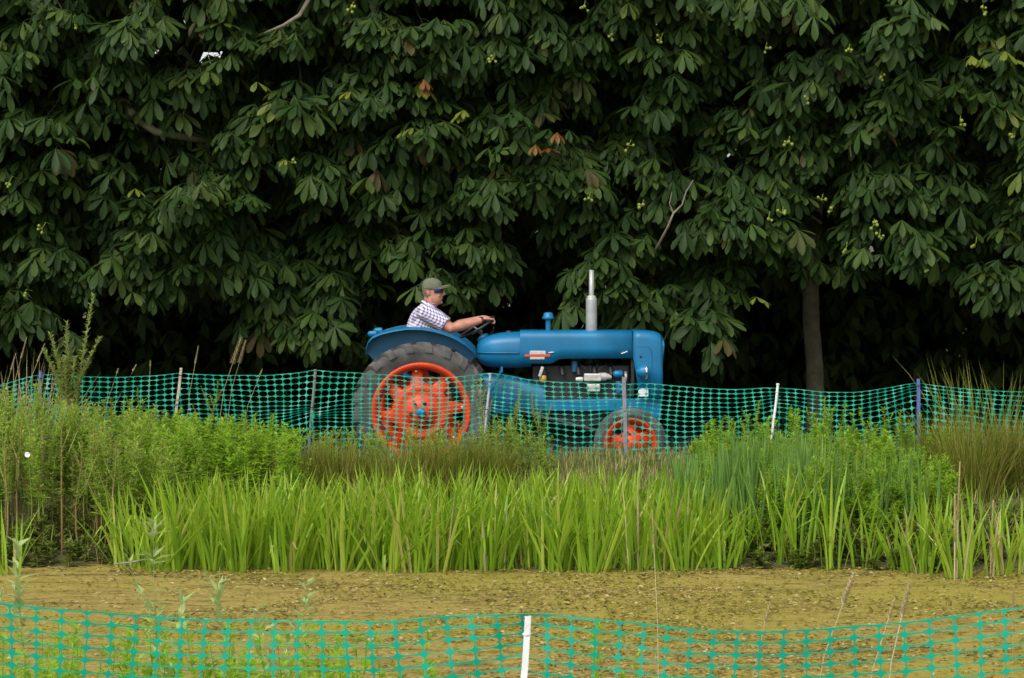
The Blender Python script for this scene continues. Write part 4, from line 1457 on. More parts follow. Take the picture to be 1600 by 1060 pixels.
# trousers and boots
mb = MB()
mb.loft([ring_xy(632, 690, 562, 0.19), ring_xy(631, 692, 548, 0.195), ring_xy(633, 693, 540, 0.195)], True, True, True)
for s in (-1, 1):
    hip, kn, an = Q(655, 552, s * 0.10), Q(713, 552, s * 0.16), Q(716, 618, s * 0.24)
    mb.tube([hip, hip.lerp(kn, 0.5), kn, kn.lerp(an, 0.4), an], [0.098, 0.090, 0.070, 0.066, 0.062], 14)
fused(mb, 'trousers', 'trousers', driver, 0.009, 3)
for s in (-1, 1):
    an = Q(716, 622, s * 0.24)
    mb = MB()
    mb.tube([an + Vector((0, 0, 0.05)), an + Vector((-0.005, 0, -0.02)), an + Vector((0.0, 0, -0.05))], [0.05, 0.052, 0.055], 12)
    mb.tube([an + Vector((-0.05, 0, -0.055)), an + Vector((0.06, 0, -0.05)), an + Vector((0.16, 0, -0.06))], [0.045, 0.05, 0.042], 12)
    fused(mb, 'boot', 'boot', driver, 0.008, 2)

# ------------------------------------------------------------------ net fences
def net(name, label, xs_px, top_px, D, pitch, rows_v, height_fn, posts, mat, hole=(0.40, 0.37), expo=3.2, nz=0.012, seed=3, th=0.002):
    """plastic barrier net: a sheet of rounded openings; strands are what is left between them"""
    r = np.random.default_rng(seed)
    x0 = W(xs_px[0], top_px[0], D).x; x1 = W(xs_px[-1], top_px[-1], D).x
    TX = [W(a, b, D).x for a, b in zip(xs_px, top_px)]; TZ = [W(a, b, D).z for a, b in zip(xs_px, top_px)]
    # smooth curve through the top points
    fx = np.linspace(x0, x1, 400); fz = np.interp(fx, TX, TZ)
    ker = np.hanning(13); ker /= ker.sum()
    fz = np.concatenate([fz[:6], np.convolve(fz, ker, 'valid'), fz[-6:]])
    ncol = int((x1 - x0) / pitch[0]); nrow = rows_v
    ph = r.uniform(0, 6.28, 12)

    def place(u, v):
        x = x0 + u * pitch[0]
        zt_ = np.interp(x, fx, fz)
        H = height_fn(x)
        t = v / nrow
        z = zt_ - H * t
        y = D + 0.018 * math.sin(x * 5.3 + ph[0] + t * 2) + 0.012 * math.sin(x * 11 + ph[1] - 3 * t)
        z += nz * (0.25 + t) * (math.sin(x * 3.7 + ph[2] + 2 * t) + 0.6 * math.sin(x * 8.3 + ph[3] + 4 * t) + 0.35 * math.sin(x * 19 + ph[5] + 7 * t))
        x += 0.020 * t * math.sin(x * 2.1 + ph[4]) + 0.012 * math.sin(t * 5 + x * 4 + ph[6])
        for k, (xp, amp, wd) in enumerate(posts):       # net gathers and creases at each post
            d = x - xp
            e = math.exp(-abs(d) / wd)
            z += amp * e * t * (1 if d < 0 else -0.8) * 0.6 + amp * 0.8 * e * math.sin(t * 9 + k) * (0.4 + t)
            y += 0.015 * e * math.sin(t * 14 + k + d * 20)
            x += -0.35 * d * e * t * (1.0 if amp > 0 else 0.4)
        return (x, y, z)
    vs, fs, key = [], [], {}

    def vert(u, v):
        k = (round(u * 60), round(v * 60))
        if k not in key:
            key[k] = len(vs); vs.append(place(u, v))
        return key[k]
    NS = 4
    for i in range(ncol):
        for j in range(nrow):
            hx = hole[0] * r.uniform(0.97, 1.03); hy = hole[1] * r.uniform(0.94, 1.05)
            if j == 0: hy *= 0.88
            out, inn = [], []
            per = [(-0.5 + k / NS, -0.5) for k in range(NS)] + [(0.5, -0.5 + k / NS) for k in range(NS)] + [(0.5 - k / NS, 0.5) for k in range(NS)] + [(-0.5, 0.5 - k / NS) for k in range(NS)]
            for a, b in per:
                out.append(vert(i + 0.5 + a, j + 0.5 + b))
                th_ = math.atan2(b, a); ca, sa = math.cos(th_), math.sin(th_)
                rr = (abs(ca) ** expo + abs(sa) ** expo) ** (-1 / expo)
                vs.append(place(i + 0.5 + hx * rr * ca, j + 0.5 + (0.03 if j == 0 else 0) + hy * rr * sa)); inn.append(len(vs) - 1)
            n = len(out)
            for k in range(n):
                fs.append((out[k], out[(k + 1) % n], inn[(k + 1) % n], inn[k]))
    mb = MB(); mb.add(vs, fs, False)
    o = Vector((x0, D, 0))
    ob = mb.build(name, mat, None, o, solid=th)
    tag(ob, label, 'netting')
    return ob, (lambda x: np.interp(x, fx, fz))


FD_ = 23.55
FX = [-40, 0, 30, 63, 130, 200, 250, 283, 340, 400, 450, 492, 560, 620, 660, 700, 740, 762, 790, 830, 870, 900, 940, 975, 1010, 1060, 1100, 1140, 1180, 1213, 1250, 1290, 1330, 1360, 1400, 1434, 1460, 1500, 1550, 1600, 1650]
FY = [612, 602, 594, 585, 588, 589, 587, 584, 587.5, 588, 586, 582.5, 583.5, 588, 591, 590, 586, 582, 586, 593, 597, 598, 597.5, 597, 598, 602, 605, 608, 606, 602.5, 608, 613, 612, 608.5, 603, 596.5, 601, 606.5, 611, 612, 614]
fp = [W(a, 600, FD_).x for a in (63, 279, 489, 763, 976, 1211, 1434)]
far_posts = [(fp[0], 0.02, 0.22), (fp[1], 0.03, 0.2), (fp[2], 0.09, 0.36), (fp[3], 0.07, 0.28), (fp[4], 0.07, 0.28), (fp[5], 0.06, 0.24), (fp[6], 0.09, 0.45)]
net('barrier_net', 'long green plastic net fence on the far bank, in front of the tractor', FX, FY, FD_, (0.074, 0.044), 17,
    lambda x: 0.74 + 0.02 * math.sin(x * 1.3), far_posts, M['net_far'], (0.492, 0.483), 2.3, 0.012, 3, 0.003)

NX = [-60, 0, 100, 200, 340, 480, 600, 700, 800, 860, 950, 1060, 1200, 1300, 1400, 1500, 1600, 1660]
NY = [932, 939, 952, 962, 968.5, 972, 969.5, 963, 959, 961, 969.5, 980, 986.5, 984, 975, 962.5, 949, 940]
np_x = W(822, 970, 8.3).x
net('barrier_net', 'bright green plastic net fence closest to the camera along the bottom edge', NX, NY, 8.3, (0.0765, 0.0385), 20,
    lambda x: 0.78, [(np_x, 0.035, 0.22)], M['net'], (0.476, 0.462), 3.3, 0.008, 11, 0.0025)


def stake(name, label, top, bot, D, w, mat, shape='round', sink=0.25, dx=-0.02):
    a = W(top[0], top[1], D); b = W(bot[0], bot[1], D)
    d = (b - a).normalized()
    gz_ = float(ground_z(b.x, D))
    k = (gz_ - sink - a.z) / d.z
    e = a + d * k
    mb = MB()
    n = 10
    P = [a + (e - a) * (i / 6) + Vector((0.002 * math.sin(i * 2.1), dx, 0)) for i in range(7)]
    if shape == 'round':
        mb.tube(P, [w / 2] * 7, 10)
        mb.lathe([(w * 0.35, 0.0), (w * 0.62, 0.002), (w * 0.62, 0.012), (w * 0.4, 0.016)], P[0], 'z', 10)
    elif shape == 'angle':
        for s in ((w, 0.005), (0.005, w)):
            q = [Vector((sx * s[0] / 2, sy * s[1] / 2, 0)) for sx, sy in ((-1, -1), (1, -1), (1, 1), (-1, 1))]
            off = Vector(((0 if s[0] > s[1] else -w / 2), (0 if s[1] > s[0] else -w / 2), 0))
            mb.loft([[p + off + c for c in q] for p in (P[0], P[-1])], True, True, False)
    else:
        q = [Vector((sx * w / 2, sy * w / 2, 0)) for sx, sy in ((-1, -1), (1, -1), (1, 1), (-1, 1))]
        mb.loft([[p + c * (0.92 + 0.1 * ((i * 7) % 3) / 2) for c in q] for i, p in enumerate(P)], True, True, False)
    o = mb.build(name, M[mat], None, e)
    tag(o, label, 'post', 'stakes holding up the far net' if D > 20 else None)
    # tie that fixes the net
    t = MB()
    for f in (0.06, 0.3):
        c = a + (e - a) * f + Vector((0, dx, 0))
        t.lathe([(w * 0.62, -0.004), (w * 0.72, 0.0), (w * 0.62, 0.004)], c, 'z', 8)
    t.build('tie', M['black' if mat != 'post_white' else 'post_white'], o, e)
    return o


stake('fence_stake', 'blue painted stake at the far left, half sunk in weeds', (64, 580), (62, 640), FD_, 0.028, 'post_blue', 'square')
stake('fence_stake', 'pale weathered wooden stake leaning to the right, left of the tractor', (283.5, 575), (275, 650), FD_, 0.024, 'post_wood', 'square')
stake('fence_stake', 'thin dark grey-green stake leaning beside the rear wheel', (493, 580), (484, 684), FD_, 0.026, 'post_grey', 'round')
stake('fence_stake', 'pale lilac stake half hidden by weeds just ahead of the rear wheel', (766, 586), (760, 652), FD_, 0.024, 'post_lilac', 'round')
stake('fence_stake', 'galvanised steel stake standing in front of the small front wheel', (974.5, 589), (978, 716), FD_, 0.030, 'post_steel', 'angle')
stake('fence_stake', 'white-topped slim stake leaning right, between front wheel and tree trunk', (1215, 602), (1207, 672), FD_, 0.024, 'post_white', 'round')
stake('fence_stake', 'blue-violet stake standing upright beside the rushes, ahead of the tractor', (1434, 592), (1435, 675), FD_, 0.030, 'post_blue', 'square')
stake('net_post', 'white painted stake holding the near net at the bottom middle', (825, 963), (818, 1060), 8.3, 0.021, 'post_white', 'square', dx=-0.014)

# ------------------------------------------------------------------ plants on the banks
def gz1(x, y): return float(ground_z(x, y))


def axis_from(az, el):
    return np.array([math.cos(az) * math.cos(el), math.sin(az) * math.cos(el), math.sin(el)])


class Weed:
    """leafy upright weeds: stems in one batch, leaves in another"""
    def __init__(self, seed):
        self.s, self.l, self.r = Batch(), Batch(), np.random.default_rng(seed)

    def plant(self, base, h, lean=(0, 0), nl=70, ll=0.075, t0=0.25, tmpl=SL, el=(0.1, 0.9), branch=0, sr=0.005, taper=0.55, whorl=1):
        r = self.r
        base = np.array(base, float)
        cv = r.normal(0, 0.03, 2)

        def pt(t): return base + np.array([lean[0] * t * t + cv[0] * math.sin(t * 5), lean[1] * t * t + cv[1] * math.sin(t * 4), h * t])
        self.s.tube([pt(t) for t in np.linspace(0, 1, 6)], sr, sr * 0.4, r.random())
        stems = [(pt, 1.0, nl)]
        for b in range(branch):
            tb = r.uniform(0.3, 0.8); a = r.uniform(0, 6.28); bl = h * (1 - tb) * r.uniform(0.45, 0.85)
            p0 = pt(tb); dr = np.array([math.cos(a) * 0.45, math.sin(a) * 0.45, 0.85])

            def pb(t, p0=p0, dr=dr, bl=bl): return p0 + dr * bl * t + np.array([0, 0, 0.15 * bl * t * t])
            self.s.tube([pb(t) for t in (0, 0.5, 1)], sr * 0.6, sr * 0.3, r.random())
            stems.append((pb, 0.8, max(8, int(nl * bl / h))))
        for f, k, n in stems:
            ts = np.sort(r.uniform(t0 if f is pt else 0.1, 1.0, n))
            ids = r.integers(0, len(tmpl), n)
            mats = []
            for i, t in enumerate(ts):
                az = i * 2.4 + r.normal(0, 0.5)
                e = r.uniform(*el) * (0.6 + 0.5 * t)
                L = ll * k * (1 - taper * t) * r.uniform(0.7, 1.25)
                mats.append(trs(f(t), axis_from(az, e), (0, 0, 1), L))
            mats = np.array(mats)
            for q in range(len(tmpl)):
                self.l.add(tmpl[q], mats[ids == q], r.random(int((ids == q).sum())))

    def mass(self, name, label, leafmat, stemmat='stem', cat='weeds'):
        o = self.l.build(name, M[leafmat])
        tag(o, label, cat, kind='stuff')
        s = self.s.build('stems', M[stemmat], o)
        tag(s, kind='stuff')
        return o

    def thing(self, name, label, base, leafmat, stemmat='stem', cat='plant', group=None):
        e = empty(name, base, label, cat, group)
        self.s.build('stem', M[stemmat], e, base)
        f = self.l.build('foliage', M[leafmat], e, base)
        return e


def on_ground(px, D):
    x = (px - 800) / FPX * D
    return Vector((x, D, gz1(x, D)))


def height_to(px, py, D):
    return W(px, py, D).z - on_ground(px, D).z


# left bank: a thicket of tall weeds
w = Weed(1); r = w.r
for i in range(190):
    px = r.uniform(-80, 215) if i < 140 else r.uniform(180, 300)
    D = r.uniform(20.75, 23.2)
    top = np.interp(px, [-80, 0, 60, 120, 200, 300], [600, 606, 616, 622, 638, 660]) + r.normal(0, 12) + max(0, 22.4 - D) * 34
    b = on_ground(px, D)
    w.plant(b, height_to(px, top, D), (r.normal(0, 0.06), r.normal(0, 0.05)), int(r.integers(70, 120)), r.uniform(0.075, 0.115), 0.32 if D < 21.4 else 0.2, SL + WL[:1], branch=int(r.integers(0, 4)), sr=0.006)
w.mass('weed_thicket', 'thicket of tall mid-green leafy weeds filling the left bank below the net', 'weed')

w = Weed(2); r = w.r
for i in range(130):
    px = r.uniform(190, 470)
    D = r.uniform(21.5, 23.3)
    top = np.interp(px, [190, 250, 330, 420, 470], [650, 648, 655, 668, 676]) + r.normal(0, 9) + max(0, 22.4 - D) * 30
    b = on_ground(px, D)
    w.plant(b, height_to(px, top, D), (r.normal(0, 0.05), r.normal(0, 0.05)), int(r.integers(70, 110)), r.uniform(0.08, 0.12), 0.2, SL + WL, branch=int(r.integers(0, 3)))
w.mass('weed_thicket', 'low bright green leafy weeds behind the irises, left of the rear wheel', 'weed_right')

w = Weed(3); r = w.r
for i in range(75):
    px = r.uniform(470, 860); D = r.uniform(22.4, 23.35)
    top = np.interp(px, [470, 560, 620, 700, 760, 800, 860], [676, 668, 676, 680, 662, 660, 690]) + r.normal(0, 9)
    b = on_ground(px, D)
    w.plant(b, max(0.2, height_to(px, top, D)), (r.normal(0, 0.05), r.normal(0, 0.05)), int(r.integers(45, 80)), r.uniform(0.06, 0.095), 0.15, SL, branch=int(r.integers(0, 3)))
w.mass('weed_thicket', 'sparse green weeds mixed with rushes in front of the big rear wheel', 'weed')

w = Weed(4); r = w.r
for i in range(235):
    px = r.uniform(1085, 1490); D = r.uniform(20.7, 23.2)
    if px < 1190 and D < 21.4: continue
    top = np.interp(px, [1085, 1130, 1200, 1290, 1350, 1400, 1490], [684, 668, 668, 652, 672, 676, 692]) + r.normal(0, 20) + max(0, 22.6 - D) * 40
    b = on_ground(px, D)
    w.plant(b, height_to(px, top, D), (r.normal(0, 0.05), r.normal(0, 0.05)), int(r.integers(90, 140)), r.uniform(0.07, 0.105), 0.08, SL + WL[:1], branch=int(r.integers(0, 3)))
w.mass('weed_thicket', 'tall bright green leafy weeds among the bulrushes ahead of the front wheel', 'weed_right')


def one_weed(seed, name, label, px, top, D, mat, nl=80, ll=0.07, branch=3, lean=0.0, tmpl=SL, t0=0.2, group=None, sr=0.006, stem='stem', z=None, el=(0.1, 0.9), taper=0.55):
    w = Weed(seed)
    b = on_ground(px, D)
    h = W(px, top, D).z - b.z
    w.plant(b, h, (lean, 0), nl, ll, t0, tmpl, branch=branch, sr=sr, el=el, taper=taper)
    return w.thing(name, label, b, mat, stem, 'plant', group)


one_weed(21, 'willowherb', 'tall narrow weed poking over the net left of the wooden stake', 217, 606, 23.2, 'weed', 90, 0.06, 2)
one_weed(22, 'willowherb', 'bushy weed rising over the net right of the wooden stake', 332, 596, 23.2, 'weed', 120, 0.06, 4)
one_weed(24, 'willowherb', 'weed tuft below the net between wooden and dark grey stakes', 390, 640, 23.1, 'weed', 90, 0.065, 4)
one_weed(25, 'willowherb', 'tall weed covering the pale lilac stake beside the rear wheel', 752, 590, 23.2, 'weed_grey', 130, 0.055, 5)
one_weed(26, 'willowherb', 'narrow pointed weed spire in front of the gearbox', 802, 608, 23.15, 'weed', 170, 0.05, 3)
one_weed(27, 'willowherb', 'branching weed with small leaves below the amber filter bowl', 838, 616, 23.15, 'weed', 130, 0.05, 6)
one_weed(28, 'willowherb', 'slim weed spire in front of the rear wheel hub', 693, 640, 23.2, 'weed_grey', 70, 0.05, 3)
one_weed(29, 'willowherb', 'broad bright green weed tip standing before the tree trunk', 1287, 622, 22.6, 'weed_right', 200, 0.07, 6)
one_weed(30, 'willowherb', 'bright weed tip just left of the blue-violet stake', 1415, 648, 22.6, 'weed_right', 170, 0.065, 5)
one_weed(31, 'willowherb', 'bright leafy weed at the water edge between bulrushes and right irises', 1262, 735, 20.7, 'weed_right', 190, 0.06, 4)
one_weed(33, 'willowherb', 'bright leafy weed hanging over the water beside the dark bank', 1345, 705, 20.9, 'weed_right', 190, 0.06, 4)
for k, (px, top) in enumerate([(8, 690), (28, 660), (62, 672), (95, 655), (122, 690), (148, 672), (176, 690)]):
    one_weed(50 + k, 'willowherb', 'brown-stemmed weed by the left shore, %s from the left edge' % ['first', 'second', 'third', 'fourth', 'fifth', 'sixth', 'seventh'][k], px, top, 20.75 + 0.1 * (k % 3), 'weed', 95, 0.055, 2, t0=0.42, group='brown-stemmed weeds by the left shore', sr=0.011)

w = Weed(5); r = w.r
for i in range(620):
    px = r.uniform(-60, 235) if i < 200 else r.uniform(1110, 1660)
    D = r.uniform(20.0, 21.6) if px < 300 else r.uniform(19.6, 21.6)
    b = on_ground(px, D)
    if b.z < -0.33: continue
    w.plant(b, r.uniform(0.10, 0.30), (r.normal(0, 0.06), r.normal(0, 0.06)), int(r.integers(16, 34)), r.uniform(0.06, 0.10), 0.0, WL, branch=1, sr=0.003)
w.mass('ground_cover', 'low dark green creeping plants on the muddy shores at both sides', 'creeper')

# willow sapling above the left stake
w = Weed(60)
bs = on_ground(105, 22.9)
tops = [(146, 461, 0.0), (104, 505, 0.02), (158, 527, -0.04), (78, 522, 0.03), (118, 560, -0.03), (68, 548, 0.02), (100, 560, -0.05), (140, 568, 0.05)]
sp = empty('willow_sapling', bs, 'tall wispy willow sapling with pale leaves rising above the net, far left', 'sapling')
for px, py, dy in tops:
    e = np.array(W(px, py, 22.9 + dy)); b0 = np.array(bs) + np.array([0, 0, 0.55 if py > 470 else 0.0])
    def pf(t, b0=b0, e=e): return b0 + (e - b0) * t + np.array([0.10 * (e[0] - b0[0]) * math.sin(3.14 * t) * -1, 0, 0.0])
    w.s.tube([pf(t) for t in np.linspace(0, 1, 7)], 0.008, 0.002, w.r.random())
    n = 140 if py < 470 else 95
    mats = [trs(pf(t), axis_from(k * 2.4 + w.r.normal(0, .4), w.r.uniform(0.4, 1.1)), (0, 0, 1), 0.074 * (1.1 - 0.5 * t) * w.r.uniform(.7, 1.2)) for k, t in enumerate(np.linspace(0.3, 1.0, n))]
    w.l.add(WL[0], mats, w.r.random(n))
w.s.build('stem', M['stem'], sp, bs); w.l.build('foliage', M['willow'], sp, bs)

# ------------------------------------------------------------------ irises
def blade_mats(r, base, n, h0, h1, spread, width, lean=0.5, az0=None, aw=3.14):
    out = []
    for i in range(n):
        a = r.uniform(0, 6.28) if az0 is None else az0 + r.uniform(-aw, aw)
        rad = spread * math.sqrt(r.random())
        p = np.array([base.x + rad * math.cos(a), base.y + rad * math.sin(a) * 0.7, 0])
        p[2] = max(gz1(p[0], p[1]) - 0.02, -0.36)
        h = r.uniform(h0, h1)
        tilt = abs(r.normal(0, 0.13)) * lean * 2
        la = a + r.normal(0, 0.7)
        zax = np.array([math.cos(la) * math.sin(tilt), math.sin(la) * math.sin(tilt) * 0.6, math.cos(tilt)])
        fa = r.normal(0, 0.7)                       # face direction, mostly broadside to the pond
        sgn = 1 if math.cos(la) > 0 else -1
        xax = np.array([math.cos(la), math.sin(la), 0]) if r.random() < 0.5 else np.array([sgn * abs(math.sin(fa)) * 0.7, -math.cos(fa), 0])
        z = zax / np.linalg.norm(zax)
        x = xax - z * xax.dot(z); x /= np.linalg.norm(x); y = np.cross(z, x)
        m = np.eye(4); wv = width * r.uniform(0.75, 1.2)
        m[:3, 0] = x * h; m[:3, 1] = y * wv; m[:3, 2] = z * h; m[:3, 3] = p
        out.append(m)
    return out


IB_ME = [tmesh('iris_blade', t, M['iris']) for t in BL]
SB_ME = [tmesh('straw_blade', t, M['straw']) for t in BL]
r = np.random.default_rng(77)


def pick(n): return r.choice(6, n, p=[0.09, 0.17, 0.22, 0.24, 0.21, 0.07])


def iris_top(px): return np.interp(px, [180, 230, 300, 450, 640, 760, 900, 1030, 1100, 1170], [770, 745, 735, 735, 724, 724, 724, 728, 750, 790])


bt = Batch()                                        # the crowded bed behind the front row
for i in range(165):
    px = r.uniform(205, 1150); D = r.uniform(20.25, 21.5)
    b = on_ground(px, D)
    h = height_to(px, iris_top(px) + 6, D) + 0.02
    ms = np.array(blade_mats(r, b, 12, h * 0.6, h * 1.12, 0.16, 0.0115, 0.85)); ids = pick(len(ms))
    for k in range(6): bt.add(BL[k], ms[ids == k], r.random(int((ids == k).sum())))
tag(bt.build('iris_bed', M['iris']), 'dense bed of lime green sword leaves behind the front row of irises', 'irises', kind='stuff')


def tuft(px, D, n, h0, h1, label, group=None, spread=0.10, lean=1.0, dead=0.02, width=0.0115):
    b = on_ground(px, D); b.z = max(b.z, -0.31)
    e = empty('iris_tuft', b, label, 'iris', group)
    ms = blade_mats(r, b, n, h0, h1, spread, width, lean); ids = pick(n)
    for m, k in zip(ms, ids):
        isd = r.random() < dead
        if isd: m[:3, 1] *= 0.6
        put('blade', (SB_ME if isd else IB_ME)[k], m, e, b)
    return e


ORD = ['first', 'second', 'third', 'fourth', 'fifth', 'sixth', 'seventh', 'eighth', 'ninth', 'tenth', 'eleventh', 'twelfth', 'thirteenth', 'fourteenth', 'fifteenth', 'sixteenth',
       'seventeenth', 'eighteenth', 'nineteenth', 'twentieth', 'twenty-first', 'twenty-second', 'twenty-third', 'twenty-fourth', 'twenty-fifth', 'twenty-sixth', 'twenty-seventh']
for i, px in enumerate(np.linspace(228, 1128, 27)):
    px += r.uniform(-10, 10)
    D = 20.12 + r.uniform(-0.06, 0.22) + (0.12 if px > 1080 else 0)
    h = height_to(px, iris_top(px), D)
    tuft(px, D, 19, h * 0.5, h * 1.0, 'lime green iris tuft, %s from the left end of the front row at the waterline' % ORD[i], 'iris tufts along the far waterline')
tuft(196, 20.5, 12, 0.55, 0.75, 'leftmost iris tuft of the long bed, leaning out over bare mud', spread=0.08, lean=0.9)
tuft(12, 19.9, 14, 0.45, 0.70, 'iris tuft alone at the left edge of the picture beside brown stems', spread=0.10, lean=0.9)
tuft(1168, 20.7, 8, 0.35, 0.55, 'thin iris tuft at the right end of the long bed', spread=0.1, lean=1.0)
tuft(1215, 20.5, 14, 0.55, 0.85, 'tall iris tuft standing against the blue-green bulrushes', spread=0.1, lean=0.6)
tuft(1252, 20.4, 12, 0.45, 0.75, 'iris tuft right of the bulrushes, leaning over dark mud', spread=0.1, lean=0.9)
tuft(1352, 20.3, 12, 0.45, 0.75, 'iris tuft with long thin leaves halfway between bulrushes and right edge', spread=0.1, lean=0.9)
tuft(1300, 20.25, 11, 0.75, 1.0, 'tall narrow iris tuft in the weeds at the right shore', spread=0.09, lean=0.5)
tuft(1437, 20.0, 22, 0.50, 0.72, 'broad iris tuft with arching leaves at the right shore', spread=0.15, lean=0.95, dead=0.07)
tuft(1508, 19.7, 24, 0.52, 0.72, 'iris tuft with a dead brown flower spike standing in it', spread=0.12, lean=0.6, dead=0.1)
tuft(1572, 19.9, 18, 0.50, 0.70, 'iris tuft with bleached dead stalks at the right edge', spread=0.13, lean=0.7, dead=0.12)
tuft(1612, 20.1, 14, 0.50, 0.72, 'iris tuft cut off by the right edge of the picture', spread=0.12, lean=0.7, dead=0.1)
tuft(1405, 20.2, 12, 0.40, 0.62, 'low iris tuft left of the broad arching one at the right shore', spread=0.1, lean=1.0)
tuft(1470, 20.3, 14, 0.45, 0.66, 'iris tuft between the broad arching one and the dead flower spike', spread=0.12, lean=0.8)
tuft(1540, 20.5, 14, 0.50, 0.70, 'iris tuft set back between the two dead-stalk tufts', spread=0.14, lean=0.8, dead=0.1)

# bulrushes: taller, blue-green
bt = Batch()
for i in range(64):
    px = r.uniform(1060, 1305); D = r.uniform(20.7, 22.3)
    if i > 54: px = r.uniform(1310, 1460)
    b = on_ground(px, D)
    h = height_to(px, np.interp(px, [1060, 1100, 1200, 1300, 1460], [700, 672, 662, 668, 680]) + max(0, 21.9 - D) * 16, D)
    ms = np.array(blade_mats(r, b, 9, h * 0.75, h * 1.03, 0.12, 0.011, 0.35)); ids = r.choice(3, len(ms), p=[0.55, 0.3, 0.15])
    for k in range(3): bt.add(BL[k], ms[ids == k], r.random(int((ids == k).sum())))
tag(bt.build('bulrush_bed', M['reed']), 'stand of tall blue-green bulrush leaves ahead of the front wheel', 'bulrushes', kind='stuff')

# rush tufts: fine olive stems
def rush(px, D, n, h0, h1, spread, label, w_=0.0035, group=None, mat='rush'):
    b = on_ground(px, D)
    bt = Batch()
    ms = np.array(blade_mats(r, b, n, h0, h1, spread, w_, 1.3)); ids = r.choice(5, n, p=[0.3, 0.3, 0.2, 0.12, 0.08])
    for k in range(5): bt.add(BL[k], ms[ids == k], r.random(int((ids == k).sum())))
    o = bt.build('rush_tuft', M[mat], None, b)
    return tag(o, label, 'rush', group)


rush(468, 22.3, 420, 0.35, 0.55, 0.20, 'olive brown rush tuft below the dark grey-green stake')
rush(530, 22.3, 420, 0.35, 0.58, 0.22, 'olive rush tuft left of the orange rear wheel, behind the irises')
rush(628, 22.2, 480, 0.38, 0.60, 0.24, 'olive brown rush tuft in front of the rear wheel hub')
rush(705, 22.3, 460, 0.38, 0.60, 0.22, 'darkest olive rush tuft in front of the rear wheel edge')
rush(760, 22.4, 320, 0.35, 0.55, 0.18, 'rush tuft with straw tips at the foot of the lilac stake')
rush(1520, 22.2, 620, 0.40, 0.72, 0.24, 'big brown-green rush clump beside the blue-violet stake')
rush(1595, 22.4, 560, 0.42, 0.78, 0.24, 'rush clump cut off by the right edge, in front of the net')
rush(1480, 22.8, 260, 0.40, 0.70, 0.18, 'thin rush tuft right at the foot of the blue-violet stake')
rush(1560, 23.9, 130, 0.7, 1.05, 0.5, 'loose yellowish tall grass standing behind the net at the right', 0.004)
rush(20, 23.8, 110, 0.7, 1.05, 0.45, 'loose dry brown grass behind the net at the far left', 0.0035, mat='straw')

# grass on the berm and along the bank
bt = Batch()
ms = []
for i in range(9000):
    px = r.uniform(-60, 1660) if i % 3 else r.uniform(830, 1090)
    D = r.uniform(22.0, 24.2) if i % 5 else r.uniform(20.6, 22.5)
    b = on_ground(px, D)
    h = r.uniform(0.07, 0.19) * (1.0 if 840 < px < 1080 else 1.4)
    a = r.uniform(0, 6.28); t = abs(r.normal(0, 0.35))
    ms.append(trs(b, (math.cos(a), math.sin(a), 0.0), (math.sin(t) * math.cos(a), math.sin(t) * math.sin(a), math.cos(t)), (h, 0.0042, h)))
    m = ms[-1]; m[2, 3] -= 0.01
ms = np.array(ms); ids = r.integers(0, 5, len(ms))
for k in range(5): bt.add(BL[k], ms[ids == k], r.random(int((ids == k).sum())))
tag(bt.build('grass', M['grass']), 'dry and green grass on the bank under the far net', 'grass', kind='stuff')

# grass stalks with seed heads
def stalk(px, py, D, base_px, label, head=0.12, w_=0.006, mat='straw', droop=0.0, group=None, zb=None, loose=0.0):
    b = on_ground(base_px, D)
    if zb is not None: b.z = zb
    t = W(px, py, D)
    mid = b.lerp(t, 0.6) + Vector(((b.x - t.x) * 0.18, 0, 0.03))
    e = empty('grass_stalk', b, label, 'grass stalk', group)
    bt = Batch()
    bt.tube([b, b.lerp(mid, 0.5), mid, t], w_ * 0.42, w_ * 0.25, r.random(), 5)
    bt.build('stem', M[mat], e, b)
    d = (t - mid).normalized()
    bt = Batch(); n = int(46 * head / 0.12)
    mats = []
    for k in range(n):
        u = k / n
        p = np.array(t) - np.array(d) * head * (1 - u) + np.array([0, 0, -droop * u * u])
        a = k * 2.4
        side = np.array(d.orthogonal()); s2 = np.cross(np.array(d), side)
        o = np.array(d) * 0.9 + (math.cos(a) * side + math.sin(a) * s2) * (0.35 + loose)
        mats.append(trs(p + (o * loose * 0.02), o, (0, 0.3, 1), (0.022 + 0.02 * loose) * (1 if w_ < 0.01 else 1.5) * (1.1 - 0.6 * u)))
    bt.add(SL[0], mats, r.random(n)); bt.build('seed_head', M[mat], e, b)
    return e


stalk(310, 541, 23.0, 285, 'curved grass stalk with pale seed head just right of the wooden stake', 0.16)
stalk(377, 527, 23.0, 330, 'tall brown seed head standing above the net, two joined plumes', 0.26, loose=0.4)
stalk(384, 532, 23.05, 345, 'second brown plume touching the tall seed head above the net', 0.22, loose=0.3)
stalk(213, 570, 23.0, 155, 'arching grass stalk with small pale spikelets above the net at left', 0.07)
stalk(185, 576, 23.0, 150, 'short arching stalk with one pale spikelet, left of the weed spire', 0.05)
stalk(235, 563, 23.1, 230, 'upright thin stalk with narrow head left of the wooden stake', 0.06)
stalk(42, 527, 23.2, 5, 'slanting grey seed head at the far left above the net, topmost', 0.2)
stalk(70, 537, 23.2, 20, 'slanting grey seed head close to the willow sapling', 0.18)
stalk(25, 552, 23.2, -10, 'lower slanting grey seed head at the far left edge', 0.16)
stalk(98, 556, 23.1, 60, 'bent grey seed head crossing the willow sapling', 0.12)
stalk(410, 577, 23.1, 370, 'thin slanting dry stalk above the net left of the dark grey stake', 0.08)
stalk(1500, 722, 19.65, 1497, 'dead brown flower spike, pointed, in the right irises', 0.45, 0.016)
stalk(1492, 772, 19.6, 1494, 'shorter bleached dead stalk beside the dead brown flower spike', 0.35, 0.022)
